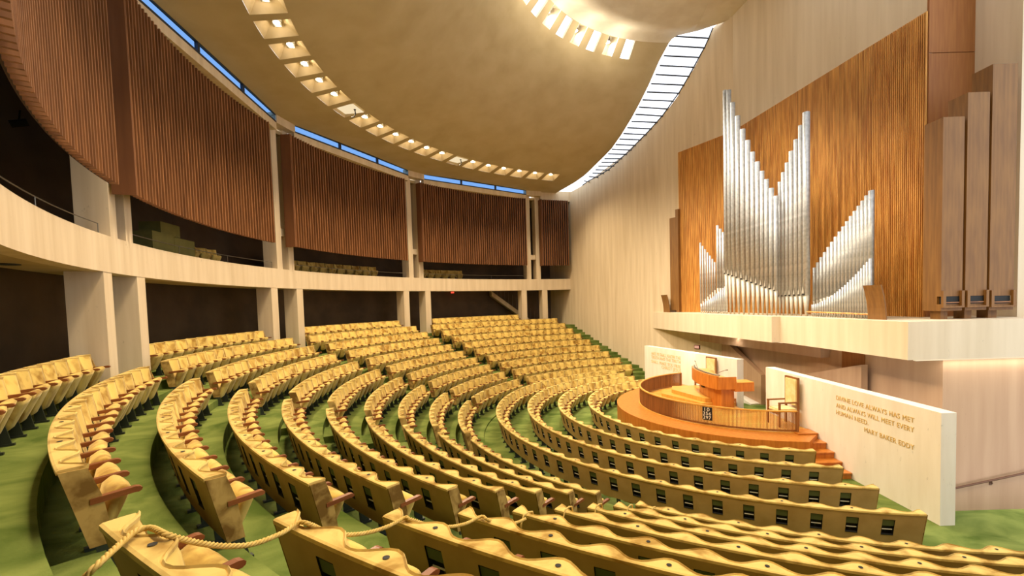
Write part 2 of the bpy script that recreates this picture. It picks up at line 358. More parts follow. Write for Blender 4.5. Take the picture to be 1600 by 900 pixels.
# coffers
cof_all = []
mesh_cof = None
def box_recess(a, half, r0, r1, depth, taper, m, name, parent):
    b = bmesh.new(); zo = [Z(10.2), Z(10.40)]
    lo = [pol(r0, a-half, zo[0]), pol(r0, a+half, zo[0]), pol(r1, a+half, zo[1]), pol(r1, a-half, zo[1])]
    c = sum(lo, Vector())/4
    hi = [c+(p-c)*taper+Vector((0, 0, depth)) for p in lo]
    for h in hi: h.z = c.z+depth
    A = [b.verts.new(p) for p in lo]; B = [b.verts.new(p) for p in hi]; b.faces.new(B)
    for k in range(4): b.faces.new((A[k], A[(k+1) % 4], B[(k+1) % 4], B[k]))
    return obj(name, b, m, parent), c
m_coffer = mat('coffer_plaster', (.60, .48, .28), .8, col2=(.68, .56, .36), nscale=3, spec=.2)
for j, a in enumerate(cof_c):
    o, c = box_recess(a, DA*3, 19.95*S, 18.72*S, .40, .30, m_coffer, 'coffer', ceiling)
    if j in (13, 6, 20, 27):
        b = bmesh.new(); bx(b, -.42, .42, -.42, .42, 0, .02); hp = obj('light_panel', b, m_hatch, None)
        t = thing('ceiling_hatch_light', ('lit square ceiling panel with dark hook, %s' % {6: 'farther one in the ring of downlights', 13: 'nearer one in the ring of downlights', 20: 'high at the left out of view'}.get(j, 'above the camera')), 'light', (c.x, c.y, c.z+.03), math.radians(a))
        hp.parent = t
        b = bmesh.new(); tube(b, [(-.22, -.05, -.02), (-.20, -.12, -.16), (-.10, -.16, -.24), (0, -.14, -.26)], .025, 6); tube(b, [(-.22, -.05, -.02), (-.22, -.05, .02)], .05, 6); obj('hook', b, m_dark, t)
        spot('hatch_lamp_light', (c.x, c.y, c.z-.16), (c.x*.72, c.y*.72, 0), K_COFFER, 132, .6, WARM, .3)
    else:
        side = pol(1, a)
        t = thing('downlight', 'round warm downlight in a square ceiling coffer of the light ring', 'light', (c.x, c.y, c.z+.20), math.radians(a), 'downlights around the ceiling ring')
        b = bmesh.new(); lathe(b, [(.02, -.05), (.075, -.05), (.085, 0), (.02, .03)], 10); obj('bulb', b, m_lamp, t)
        b = bmesh.new(); bx(b, .08, .12, -.11, .11, -.07, .10); bx(b, -.1, .12, -.13, -.11, -.07, .10); bx(b, -.12, .12, -.12, .12, .09, .30); obj('housing', b, m_steel, t)
        point('coffer_glow', (c.x, c.y, c.z+.04), K_GLOW, WARM, .05)
        spot('downlight_light', (c.x, c.y, c.z-.16), (c.x*.72, c.y*.72, 0), K_COFFER, 132, .6, WARM, .12)
# slots in the dome: alternately open to the sky and holding a spotlamp
(ra, ha), (rb_, hb) = PROF[15], PROF[16]
for j, a in enumerate(slot_c):
    if a > 220: continue
    b = bmesh.new()
    lo = [pol(ra*S, a-1.9, Z(ha)), pol(ra*S, a+1.9, Z(ha)), pol(rb_*S, a+1.9, Z(hb)), pol(rb_*S, a-1.9, Z(hb))]
    out = (pol(1, a)*.5+Vector((0, 0, .30)))*(1.0 if j % 2 else .22)
    A = [b.verts.new(p) for p in lo]; B = [b.verts.new(p+out) for p in lo]
    for k in range(4): b.faces.new((A[k], A[(k+1) % 4], B[(k+1) % 4], B[k]))
    if j % 2: b.faces.new(B)
    obj('slot_reveal', b, m_ceil_lit, ceiling)
    c = sum(lo, Vector())/4+out*.5
    if j % 2:
        t = thing('spotlight', 'bright round spotlamp in a slot at the top of the ceiling bell, between open slots', 'light', c+Vector((0, 0, .25)), math.radians(a), 'spotlamps in the ceiling slots')
        b = bmesh.new(); lathe(b, [(.03, -.10), (.13, -.10), (.13, -.07), (.06, .05)], 12); obj('bulb', b, m_lampw, t)
        b = bmesh.new(); lathe(b, [(.15, -.09), (.16, -.09), (.16, .14), (.05, .2)], 12); obj('housing', b, m_steel, t)

# clerestory windows between the pillars, beam below them, roof over the balcony
NW = 2
for i in range(5):
    a0, a1 = PIL[i]+1.8, PIL[i+1]-1.8
    w = struct(link('window_%d' % NW, bpy.data.meshes.new('window'), None)); NW += 1
    R = 22.78*S; z0, z1 = Z(9.60), Z(9.97)
    fr = bmesh.new()
    p, q = pol(R, a0), pol(R, a1); d = (q-p).normalized(); rz = math.atan2(d.y, d.x); Lw = (q-p).length
    Mx = Matrix.Translation(p) @ Matrix.Rotation(rz, 4, 'Z')
    bx(fr, 0, Lw, -.04, .04, z0-.03, z0+.03, Mx); bx(fr, 0, Lw, -.04, .04, z1-.02, z1+.04, Mx)
    fr.to_mesh(w.data); fr.free(); w.data.materials.append(m_frame)
    for k in range(4):
        if k in (0, 3): continue
        b = bmesh.new(); bx(b, Lw*k/3-.05, Lw*k/3+.05, -.05, .05, z0, z1, Mx); obj('mullion', b, m_frame, w)
    for k in range(3):
        b = bmesh.new(); bx(b, Lw*k/3, Lw*(k+1)/3, -.008, .008, z0, z1, Mx); obj('pane', b, m_blue, w)
bm = bmesh.new()
for p, n_, x0, x1 in CH:
    q = pol(22.80*S, x1).to_2d(); wallseg(bm, (p.x-n_.x*.04, p.y-n_.y*.04), (q.x-n_.x*.04, q.y-n_.y*.04), Z(9.2), Z(9.60), .36 if (Vector((-(q-p).y, (q-p).x)).dot(n_) > 0) else -.36)
struct(obj('trim_1', bm, m_conc))
bm = bmesh.new(); ring(bm, 23.2*S, 28.4*S, 97, 285, Z(9.26), Z(9.45), 2); struct(obj('ceiling_gallery', bm, m_soffit))
# spandrels above the pillar pairs (solid between the windows)
bm = bmesh.new()
for i, a in enumerate(PIL): ring(bm, 22.7*S, 23.3*S, a-1.85, a+1.85, Z(9.55), Z(10.1), .8)
ring(bm, 22.9*S, 23.3*S, 102, PIL[0]-1.8, Z(9.2), Z(10.1), .8)
struct(obj('trim_2', bm, m_conc))
# outer drum wall and roofs
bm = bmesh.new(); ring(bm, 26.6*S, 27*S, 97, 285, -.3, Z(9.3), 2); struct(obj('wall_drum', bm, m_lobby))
# balcony deck, front parapet (travertine)
bm = bmesh.new(); ring(bm, 23.4*S, 26.7*S, 102, 285, ZF0+.28, ZF0+.42, 1.5); struct(obj('ceiling_lobby', bm, m_soffit))
bal = thing('balcony_parapet', 'curved travertine balcony front running round the whole hall above the seats', 'balcony')
bm = bmesh.new(); ring(bm, RF, 23.5*S, 102.2, 285, ZF0, ZF1, 1); obj('front_band', bm, m_conc, bal)
bm = bmesh.new(); ring(bm, 23.5*S, 24.6*S, 102.2, 285, ZF0+.004, ZF0+.27, 1); obj('soffit', bm, m_soffit, bal)
# upper balcony floor steps
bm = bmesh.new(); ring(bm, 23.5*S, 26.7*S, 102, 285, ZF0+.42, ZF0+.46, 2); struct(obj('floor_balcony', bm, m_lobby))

# pillars (lower, and narrower-spaced upper ones)
NAMEB = ['by the big travertine wall', 'second pair from the travertine wall', 'middle pair', 'large pair at the left', 'pair beside the camera', 'pair behind the camera']
for i, a in enumerate(PIL):
    for s, word in ((-1, 'right'), (1, 'left')):
        # lower
        c = a+s*2.55
        b = bmesh.new(); hw = .205; p0, p1 = 23.13*S, 23.95*S
        M4 = Matrix.Rotation(math.radians(c), 4, 'Z'); bx(b, p0, p1, -hw, hw, 2.3, ZF0+.3, M4)
        tag(obj('pillar', b, m_conc), 'deep travertine pillar under the balcony, %s of the %s' % (word, NAMEB[i]) if 'pair' in NAMEB[i] else 'deep travertine pillar under the balcony, %s one %s' % (word, NAMEB[i]), 'pillar')
        c = a+s*1.17
        b = bmesh.new(); hw = .17; M4 = Matrix.Rotation(math.radians(c), 4, 'Z'); bx(b, 23.13*S, 23.9*S, -hw, hw, ZF1-.02, Z(9.7), M4)
        tag(obj('pillar', b, m_conc), 'slim upper travertine pillar above the balcony, %s of the %s' % (word, NAMEB[i]) if 'pair' in NAMEB[i] else 'slim upper travertine pillar above the balcony, %s one %s' % (word, NAMEB[i]), 'pillar')
    b = bmesh.new(); M4 = Matrix.Rotation(math.radians(a), 4, 'Z'); bx(b, 23.3*S, 23.8*S, -.5, .5, Z(3.95), Z(4.35), M4)
    tag(obj('cross_beam', b, m_conc), 'short concrete beam tying the upper pillars, %s' % NAMEB[i], 'beam')

# curved slatted timber screens
zb, zt = Z(3.36), Z(9.22)
b = bmesh.new(); bx(b, 0, .15, -.022, .022, zb, zt); me_slat = bpy.data.meshes.new('slat'); bmesh.ops.recalc_face_normals(b, faces=b.faces); b.to_mesh(me_slat); b.free(); me_slat.materials.append(m_slat)
SCR = [(104.9, 111.7, 'small one by the travertine wall'), (115.3, 141.3, 'right of the far pillars'), (144.9, 170.5, 'middle one'), (174.5, 200.7, 'large one left of the tall pillar'), (203.5, 229.3, 'leftmost and nearest')]
R0 = 22.5*S
for a0, a1, w in SCR:
    t = thing('slatted_screen', 'curved screen of reddish vertical slats above the balcony, %s' % w, 'screen', group=None)
    n = round((a1-a0)/.535)
    for i in range(n):
        a = a0+(a1-a0)*(i+.5)/n; o = bpy.data.objects.new('slat', me_slat); C.objects.link(o); o.parent = t
        o.location = pol(R0, a); o.rotation_euler = (0, 0, math.radians(a))
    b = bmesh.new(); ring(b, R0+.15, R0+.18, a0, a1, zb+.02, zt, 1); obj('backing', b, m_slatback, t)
    b = bmesh.new(); M4 = Matrix.Rotation(math.radians(a1), 4, 'Z'); bx(b, R0-.01, 23.05*S, -.02, .03, zb-.01, zt, M4); obj('end_board', b, m_endb, t)

# ================================================================= SEATS
PW = .55
def cap_w(s): return .032+.138*abs(math.sin(PI*s))**2.3      # s = -.5 .. .5 across one seat
def make_backrest(nx=10):
    b = bmesh.new(); zs = [.845, .80, .72, .60, .48, .36]; g = []
    for zi, z in enumerate(zs):
        t = (.86-z)/.5; yb = -(.86-z)*.23
        row = []
        for i in range(nx+1):
            s = -.5+i/nx
            w = (1-t)*cap_w(s)+t*(.13+.02*math.sin(PI*(s+.5)))+(.025*math.sin(PI*(s+.5)) if 0 < zi < 5 else 0)
            row.append(b.verts.new((s*(PW-.012), yb-w, z)))
        g.append(row)
    for j in range(len(zs)-1):
        for i in range(nx): b.faces.new((g[j][i], g[j][i+1], g[j+1][i+1], g[j+1][i]))
    # sides + bottom closing to the back
    bk = [[b.verts.new((x*(PW-.012), -(.86-z)*.23-.10, z)) for z in zs] for x in (-.5, .5)]
    for j in range(len(zs)-1):
        b.faces.new((g[j][0], g[j+1][0], bk[0][j+1], bk[0][j])); b.faces.new((g[j][nx], bk[1][j], bk[1][j+1], g[j+1][nx]))
    b.faces.new([g[-1][i] for i in range(nx+1)]+[bk[1][-1], bk[0][-1]])
    return b
def make_cushion(n1=12, n2=7):
    b = bmesh.new(); g = []
    zs = [0, .06, .25, .5, .75, .92, .985, 1.0][:n2+1] if n2 == 7 else [0, .15, .5, .85, .97, 1.0]
    for t in zs:
        z = .17+.44*t
        hw = .145+.085*min(1, t*1.5); th = .035+.05*t
        if t < .05: hw *= .8; th *= .5
        if t > .9: q = max(.05, 1-((t-.9)/.1)**2*.75); hw *= .86+.14*q; th *= q
        yc = -.235-.155*t
        g.append([b.verts.new((hw*math.copysign(abs(math.cos(2*PI*k/n1))**.45, math.cos(2*PI*k/n1)), yc+th*math.copysign(abs(math.sin(2*PI*k/n1))**.7, math.sin(2*PI*k/n1)), z)) for k in range(n1)])
    for j in range(len(g)-1):
        for k in range(n1): b.faces.new((g[j][k], g[j][(k+1) % n1], g[j+1][(k+1) % n1], g[j+1][k]))
    b.faces.new(g[0][::-1]); b.faces.new(g[-1]); return b
def make_arm(x):
    b = bmesh.new(); prof = [(-.17, .60), (-.45, .618), (-.475, .612), (-.49, .598), (-.485, .58), (-.465, .57), (-.44, .572), (-.17, .555)]
    L_ = [b.verts.new((x-.028, y, z)) for y, z in prof]; R_ = [b.verts.new((x+.028, y, z)) for y, z in prof]
    b.faces.new(L_); b.faces.new(R_[::-1])
    for i in range(len(prof)): b.faces.new((L_[i], L_[(i+1) % 8], R_[(i+1) % 8], R_[i]))
    return b
def make_standard(x):
    b = bmesh.new(); pr = [(-.16, .57), (-.22, .57), (-.33, .03), (-.20, .03)]
    L_ = [b.verts.new((x-.012, y, z)) for y, z in pr]; R_ = [b.verts.new((x+.012, y, z)) for y, z in pr]
    b.faces.new(L_); b.faces.new(R_[::-1])
    for i in range(4): b.faces.new((L_[i], L_[(i+1) % 4], R_[(i+1) % 4], R_[i]))
    bx(b, x-.03, x+.03, -.36, -.16, 0, .03); return b
def tomesh(b, name, m, smooth):
    bmesh.ops.recalc_face_normals(b, faces=b.faces); me = bpy.data.meshes.new(name); b.to_mesh(me); b.free(); me.materials.append(m)
    for p in me.polygons: p.use_smooth = smooth
    return me
ME = {'backrest': tomesh(make_backrest(), 'backrest', m_velvet, True), 'seat': tomesh(make_cushion(), 'seat', m_velvet, True),
      'armrest_l': tomesh(make_arm(-PW/2), 'armrest', m_arm, False), 'armrest_r': tomesh(make_arm(PW/2), 'armrest', m_arm, False),
      'stand_l': tomesh(make_standard(-PW/2), 'standard', m_metal, False), 'stand_r': tomesh(make_standard(PW/2), 'standard', m_metal, False)}
LO = {'b': tomesh(make_backrest(6), 'lo', m_velvet, True), 's': tomesh(make_cushion(8, 5), 'lo2', m_velvet, True)}
# book rack seen in the back panel
def make_rack(part):
    b = bmesh.new(); w = .095
    if part == 'box':
        for f in (((-w, .0, 0), (-w, -.075, 0), (-w, -.075, .30), (-w, 0, .30)), ((w, 0, 0), (w, 0, .30), (w, -.075, .30), (w, -.075, 0)), ((-w, -.075, 0), (w, -.075, 0), (w, -.075, .30), (-w, -.075, .30)),
                  ((-w, 0, 0), (w, 0, 0), (w, -.075, 0), (-w, -.075, 0)), ((-w, 0, .30), (-w, -.075, .30), (w, -.075, .30), (w, 0, .30))):
            b.faces.new([b.verts.new(p) for p in f])
        bx(b, -w, w, -.004, .006, -.004, .012)
    elif part == 'flap': bx(b, -w+.004, w-.004, -.02, -.012, .175, .298)
    elif part == 'card': bx(b, -w+.012, w-.02, -.03, -.022, .085, .105); bx(b, -w+.012, w-.02, -.05, -.022, .02, .084)
    return b
MR = {'box': tomesh(make_rack('box'), 'book_rack', m_dark, False), 'flap': tomesh(make_rack('flap'), 'flap', m_green, False), 'card': None}
b = bmesh.new(); bx(b, -.083, .075, -.03, -.022, .088, .104); MR['card'] = tomesh(b, 'card', m_paper, False)

ORD = ['', 'first', 'second', 'third', 'fourth', 'fifth', 'sixth', 'seventh', 'eighth', 'ninth', 'tenth', 'eleventh', 'twelfth', 'thirteenth', 'fourteenth']
SEC = {0: 'front block', 1: 'section beside the big wall', 2: 'second section from the big wall', 3: 'middle section', 4: 'left section', 5: 'roped section'}
def nth(i):
    tens = {2: 'twenty', 3: 'thirty', 4: 'forty'}; L20 = ORD+['fifteenth', 'sixteenth', 'seventeenth', 'eighteenth', 'nineteenth']
    if i < 20: return L20[i]
    if i % 10 == 0: return {2: 'twentieth', 3: 'thirtieth', 4: 'fortieth', 5: 'fiftieth'}[i//10]
    return tens[i//10]+'-'+ORD[i % 10]
segs = []
FR = {1: (115.5, 258.3), 2: (113.4, 259.3), 3: (111.6, 260.2), 4: (110.0, 261.1)}
for k in range(1, 5): segs.append((k, 0, *FR[k]))
RE = {5: 100.6, 6: 102.2, 7: 103.8, 8: 104.8, 9: 105.8, 10: 106.7, 11: 107.4, 12: 108.0, 13: 108.7}
for k in range(5, 14):
    segs += [(k, 1, RE[k], 140.3), (k, 2, 144.3, 169.5), (k, 3, 173.1, 198.6), (k, 4, 202.5, 229.2)]
    if k < 14: segs.append((k, 5, 233.8, 268.0 if k < 9 else 262.0))
segs += [(14, 1, 117.0, 138.0), (14, 2, 145.7, 166.8), (14, 3, 174.6, 195.4), (14, 4, 203.1, 224.3)]
seats = []
for k, sec, a0, a1 in segs:
    R = RK[k]; arc = math.radians(a1-a0)*(R-.08); n = max(2, round(arc/PW)); da = (a1-a0)/n
    lean = .23
    row = thing('seat_row_back', 'curved %s shell of the %s row, %s' % ('tan' if sec in (0, 4, 5) else 'gold velvet', ORD[k], SEC[sec]), 'seating shell', pol(R, (a0+a1)/2, FLR[k]), 0)
    loc = row.location
    # back panel with rack openings at the junctions
    seen_back = (sec in (4, 5)) or (sec == 0) or (sec == 3 and a1 > 190)
    b = bmesh.new(); hw = math.degrees(.097/R)
    zl = [.22, .42, .72, .845]
    def bp(a, z, off=0): return pol(R-(.86-z)*lean-off, a, z+FLR[k])-loc
    cols = [a0]
    for j in range(n):
        c = a0+da*(j+.5); cols.append(c)
        if j < n-1: cols += [a0+da*(j+1)-hw, a0+da*(j+1)+hw]
    cols.append(a1)
    V = [[b.verts.new(bp(a, z)) for z in zl] for a in cols]
    for i in range(len(cols)-1):
        hole = abs((cols[i]+cols[i+1])/2-(a0+da*round(((cols[i]+cols[i+1])/2-a0)/da))) < hw*.5 and abs(cols[i+1]-cols[i]-2*hw) < 1e-6
        for j in range(3):
            if j == 1 and hole and seen_back: continue
            b.faces.new((V[i][j], V[i][j+1], V[i+1][j+1], V[i+1][j]))
    obj('back_panel', b, m_back, row)
    # bottom edge strip
    # end panels
    for a, sgn in ((a0, -1), (a1, 1)):
        b = bmesh.new(); e = math.degrees(.02/R)*sgn
        ptsz = [(0, .845), (.165, .845), (.165+.02, .60), (.15, .22), (0, .22)]
        P0 = [b.verts.new(bp(a, z, o)) for o, z in ptsz]; P1 = [b.verts.new(bp(a+e, z, o)) for o, z in ptsz]
        b.faces.new(P0); b.faces.new(P1[::-1])
        for i in range(5): b.faces.new((P0[i], P0[(i+1) % 5], P1[(i+1) % 5], P1[i]))
        obj('end_panel', b, m_endp, row)
    # scalloped velvet cap
    b = bmesh.new(); pv = None; nsub = 10
    for j in range(n):
        for i in range(nsub+(1 if j == n-1 else 0)):
            s = -.5+i/nsub; a = a0+da*(j+.5+s); w = cap_w(s)+.012
            if j == 0 and s < 0: w = max(w, .165) if i == 0 else w
            prof = [(0.004, .83), (0.004, .858), (-.012, .866), (-max(.02, w*.5), .868), (-max(.022, w-.024), .867), (-max(.024, w-.018), .858), (-w+.008, .876), (-w, .864), (-w+.006, .835)]
            q = [b.verts.new(pol(R+y, a, z+FLR[k])-loc) for y, z in prof]
            if pv:
                for c_ in range(8): b.faces.new((pv[c_], pv[c_+1], q[c_+1], q[c_]))
            else: b.faces.new(q)
            pv = q
    b.faces.new(pv[::-1])
    o = obj('top_cap', b, m_cap, row, smooth=False)
    # dark round holes on every second junction
    b = bmesh.new()
    for j in range(1, n):
        if j % 2 == (k % 2):
            c = pol(R-.075, a0+da*j, FLR[k]+.8735)-loc; vs = [b.verts.new(c+Vector((.022*math.cos(t*PI/5), .022*math.sin(t*PI/5), 0))) for t in range(10)]; b.faces.new(vs)
    if b.faces: o = obj('cap_hole', b, m_dark, row); o['kind'] = 'stuff'
    else: b.free()
    # racks
    if seen_back:
        for j in range(1, n):
            a = a0+da*j
            if sec in (0, 3) and a < 188: continue
            ang = math.radians(a)-PI/2
            base = pol(R-(.86-.42)*lean-.001, a, .42+FLR[k])-loc
            Mr = Matrix.Translation(base) @ Matrix.Rotation(ang, 4, 'Z') @ Matrix.Rotation(-math.atan(lean), 4, 'X')
            r = bpy.data.objects.new('book_rack', MR['box']); C.objects.link(r); r.parent = row; r.matrix_local = Mr
            f = bpy.data.objects.new('flap', MR['flap']); C.objects.link(f); f.parent = r
            f = bpy.data.objects.new('card', MR['card']); C.objects.link(f); f.parent = r
    for j in range(n):
        a = a0+da*(j+.5)
        seats.append((k, sec, a, j, n, da*math.radians(1)*(R-.08)/PW))
# choose the 300 seats that show largest
def score(sx):
    k, sec, a, j, n, sc_ = sx; p = pol(RK[k]-.3, a, FLR[k]+.7); q = project(p)
    if not q: return -1
    u, v, w = q
    if u < -15 or u > 1612 or v > 925: return -1
    d = (CAM-p); d.z = 0; d.normalize(); f = -(pol(1, a)).dot(d)       # >0 when its front faces the camera
    if sec == 0 and f < -.30: return -1
    if sec == 5 and k < 9: return -1
    if sec == 5: f = -.2
    if f < -.75: return -1
    return (1/w)*(1 if f > -.2 else .6)
rank = sorted(seats, key=lambda s_: -score(s_)); chosen = set(id(s_) for s_ in rank[:298] if score(s_) > 0)
stuff_v, stuff_f, stuff_m = [], [], []
def add_lo(me, M4, mi):
    o0 = len(stuff_v); stuff_v.extend([(M4 @ v.co)[:] for v in me.vertices]); stuff_f.extend([[i+o0 for i in p.vertices] for p in me.polygons]); stuff_m.extend([mi]*len(me.polygons))
for sx in seats:
    k, sec, a, j, n, sc_ = sx; ang = math.radians(a)-PI/2; loc = pol(RK[k], a, FLR[k])
    if id(sx) in chosen:
        lab = 'gold velvet seat %s from the %s end, %s row, %s' % ((nth(j+1), 'far' if sec == 0 else 'left', ORD[k], SEC[sec]) if sec in (0, 5) else (nth(n-j), 'left', ORD[k], SEC[sec]))
        t = thing('theatre_seat', lab, 'seat', loc, ang, 'seats in the %s row, %s' % (ORD[k], SEC[sec])); t.scale = (sc_, 1, 1)
        parts = [('backrest', 'backrest'), ('seat_cushion', 'seat'), ('armrest', 'armrest_l'), ('standard', 'stand_l')]
        if j == n-1 or True: pass
        if j == 0: parts += [('armrest', 'armrest_r'), ('standard', 'stand_r')]
        # local +x points to decreasing angle? keep both ends covered
        for nm, key in parts:
            o = bpy.data.objects.new(nm, ME[key]); C.objects.link(o); o.parent = t
            if key == 'seat': o.rotation_euler = (random.uniform(-.05, .03), 0, random.uniform(-.03, .03))
    else:
        M4 = Matrix.Translation(loc) @ Matrix.Rotation(ang, 4, 'Z') @ Matrix.Diagonal((sc_, 1, 1, 1))
        add_lo(LO['b'], M4, 0); add_lo(LO['s'], M4, 0); add_lo(ME['armrest_l'], M4, 1); add_lo(ME['stand_l'], M4, 2)
        if j == 0: add_lo(ME['armrest_r'], M4, 1); add_lo(ME['stand_r'], M4, 2)
me = bpy.data.meshes.new('theatre_seats'); me.from_pydata(stuff_v, [], stuff_f); me.update()
for m_ in (m_velvet, m_arm, m_metal): me.materials.append(m_)
for p, mi in zip(me.polygons, stuff_m): p.material_index = mi; p.use_smooth = (mi == 0)
o = link('theatre_seats', me, None); o['kind'] = 'stuff'; tag(o, 'remaining gold velvet tip-up seats of the farther rows and hidden row ends', 'seats')
print('SEATS', len(seats), 'individual', len(chosen))

# ================================================================= SIDE STAIRS by the travertine wall
st = thing('side_stairs', 'green carpeted steps climbing along the foot of the travertine wall beside the seats', 'stairs')
nst = 0
for k in range(5, 15):
    for hlf in (0, 1):
        r = RK[k-1]+.10-(.30 if hlf == 0 else 0) if k > 5 else None
        if k == 5: continue
        z = (FLR[k-1]+FLR[k])/2 if hlf == 0 else FLR[k]
        r1 = RK[k-1]+.10 if hlf == 0 else RK[k]-.2
        # from the row ends to the wall: polygon in plan
        aL = RE.get(k, 109.2)-.2 if k > 5 else 101
        def hitwall(r_):
            # circle radius r_ with wall line
            b_ = W1a.dot(WD); c_ = W1a.length_squared-r_*r_; D = b_*b_-c_
            return W1a+WD*(-b_+math.sqrt(max(0, D)))
        p0, p1 = hitwall(r), hitwall(r1)
        a_in = RE.get(min(k, 13), 109)-.3
        q0, q1 = pol(r, a_in), pol(r1, a_in)
        b = bmesh.new(); prism(b, [(q0.x, q0.y), (p0.x, p0.y), (p1.x, p1.y), (q1.x, q1.y)], max(0, z-.5), z+.002*(hlf+1)); obj('step', b, m_carpet, st); nst += 1

# ================================================================= STAGE
WLa, WLb = Vector((-.02, .95)), Vector((-1.89, 7.42)); WRa, WRb = Vector((-.04, -1.22)), Vector((-.06, -7.9))
def insc(name, p, q, th, label):
    t = thing('inscribed_wall', label, 'wall')
    b = bmesh.new(); wallseg(b, p, q, 0, 2.27, th); obj('slab', b, m_wallt, t); return t
iwR = insc('r', (WRb.x, WRb.y), (WRa.x, WRa.y), -.30, 'low freestanding travertine wall with the gilded love inscription, right of the pulpit')
iwL = insc('l', (WLa.x, WLa.y), (WLb.x, WLb.y), -.30, 'low freestanding travertine wall with the truth inscription, behind the pulpit')
def text(parent, s, loc, dirv, size, align='LEFT', width=1.0):
    cu = bpy.data.curves.new('inscription', 'FONT'); cu.body = s; cu.size = size; cu.extrude = .006; cu.align_x = align; cu.space_character = 1.12
    o = bpy.data.objects.new('inscription', cu); C.objects.link(o); cu.materials.append(m_letter)
    d = Vector((dirv[0], dirv[1], 0)).normalized(); n = d.cross(Vector((0, 0, 1)))
    o.matrix_world = Matrix((d, Vector((0, 0, 1)), n)).transposed().to_4x4(); o.location = Vector(loc)+n*.004
    dg = bpy.context.evaluated_depsgraph_get(); me = bpy.data.meshes.new_from_object(o.evaluated_get(dg)); nm = bpy.data.objects.new('inscription', me)
    xs = [v.co.x for v in me.vertices]; w = max(xs)-min(xs); x0 = min(xs); sc_ = width/w if width else 1
    for v in me.vertices: v.co.x = (v.co.x-(x0 if align == 'LEFT' else max(xs)))*sc_
    nm.matrix_world = o.matrix_world.copy(); nm.location = o.location; C.objects.link(nm); bpy.data.objects.remove(o); nm.parent = parent
    return nm
def tw(u, v): return on_line(u, v, WRa, WRb)
for s, (u0, v0), (u1, v1), h in (('DIVINE LOVE ALWAYS HAS MET', (1307, 624), (1428.5, 661), .15), ('AND ALWAYS WILL MEET EVERY', (1307, 635), (1428.5, 677), .15),
                     ('HUMAN NEED.', (1307, 647), (1357, 664), .15), ('MARY BAKER EDDY', (1351, 672), (1428.5, 706), .15)):
    p, q = tw(u0, v0), tw(u1, v1); z = (p.z+q.z)/2
    text(iwR, s, (p.x, p.y, z), (q-p)[:2], .16, 'LEFT', (q-p).to_2d().length)
def tl(u, v): return on_line(u, v, WLa, WLb)
for s, (u0, v0), (u1, v1) in (('AND YE SHALL KNOW THE', (1018, 555), (1063.5, 561)), ('TRUTH AND THE TRUTH', (1018, 560.5), (1063.5, 567.5)), ('SHALL MAKE YOU FREE', (1018, 567), (1063.5, 575.5)), ('CHRIST JESUS', (1034, 575.5), (1064, 582.5))):
    p, q = tl(u0, v0), tl(u1, v1); z = (p.z+q.z)/2
    text(iwL, s, (p.x, p.y, z), (q-p)[:2], .22, 'LEFT', (q-p).to_2d().length)

# platform
PZ = .76; RP = 5.96*S; RFN = 4.88*S
plat = thing('stage_platform', 'half round orange wood platform with the pulpit, in front of the inscribed walls', 'platform')
b = bmesh.new(); pts = [pol(RP, a) for a in [100+i*(261.5-100)/70 for i in range(71)]]
pts = [(p.x, p.y) for p in pts]+[(-.08, -4.05), (-.08, -1.25), (-.70, -1.15), (-.70, .9), (-.08, .9), (-.6, 2.6)]
prism(b, pts, 0, PZ); obj('deck', b, m_orange, plat)
b = bmesh.new(); pts = [pol(RFN+.05, a) for a in [104+i*(262-104)/60 for i in range(61)]]
prism(b, [(p.x, p.y) for p in pts]+[(-.09, -3.9), (-.09, -1.27), (-.71, -1.17), (-.71, .92), (-.15, .92), (-.6, 2.4)], PZ-.01, PZ+.025); obj('inner_deck', b, m_honey, plat)
ys = [-4.05, -4.42, -4.74, -5.05, -5.40]; zs_ = [.80, .64, .48, .32, .16]
t = thing('stage_steps', 'short flight of varnished wood steps beside the inscribed wall, up to the platform', 'stairs')
for i in range(5):
    y1 = -3.6 if i == 0 else ys[i-1]
    b = bmesh.new(); bx(b, -.95 if i else -.62, -.065, ys[i], y1, 0, zs_[i]-.03); bx(b, -.97 if i else -.62, -.065, ys[i]-.03, y1+.0, zs_[i]-.03, zs_[i]); obj('step', b, m_orange, t)
# curved slatted railing
rl = thing('slatted_railing', 'curved railing of thin vertical wooden slats with top rail around the pulpit', 'railing')
b = bmesh.new(); bx(b, -.011, .011, -.007, .007, .03, .60); me_rs = tomesh(b, 'slat', m_rail, False)
a0, a1 = 109.0, 262.2; n = 292
for i in range(n):
    a = a0+(a1-a0)*(i+.5)/n; o = bpy.data.objects.new('slat', me_rs); C.objects.link(o); o.parent = rl; o.location = pol(RFN, a, PZ); o.rotation_euler = (0, 0, math.radians(a))
b = bmesh.new(); ring(b, RFN-.035, RFN+.03, a0, a1, PZ+.60, PZ+.635, 2); obj('top_rail', b, m_honey, rl)
b = bmesh.new(); ring(b, RFN-.025, RFN+.0, a0, a1, PZ+.045, PZ+.085, 2); obj('bottom_rail', b, m_rail, rl)
for a in (a0, a1): b = bmesh.new(); M4 = Matrix.Rotation(math.radians(a), 4, 'Z'); bx(b, RFN-.04, RFN+.04, -.03, .03, PZ, PZ+.62, M4); obj('end_post', b, m_rail, rl)
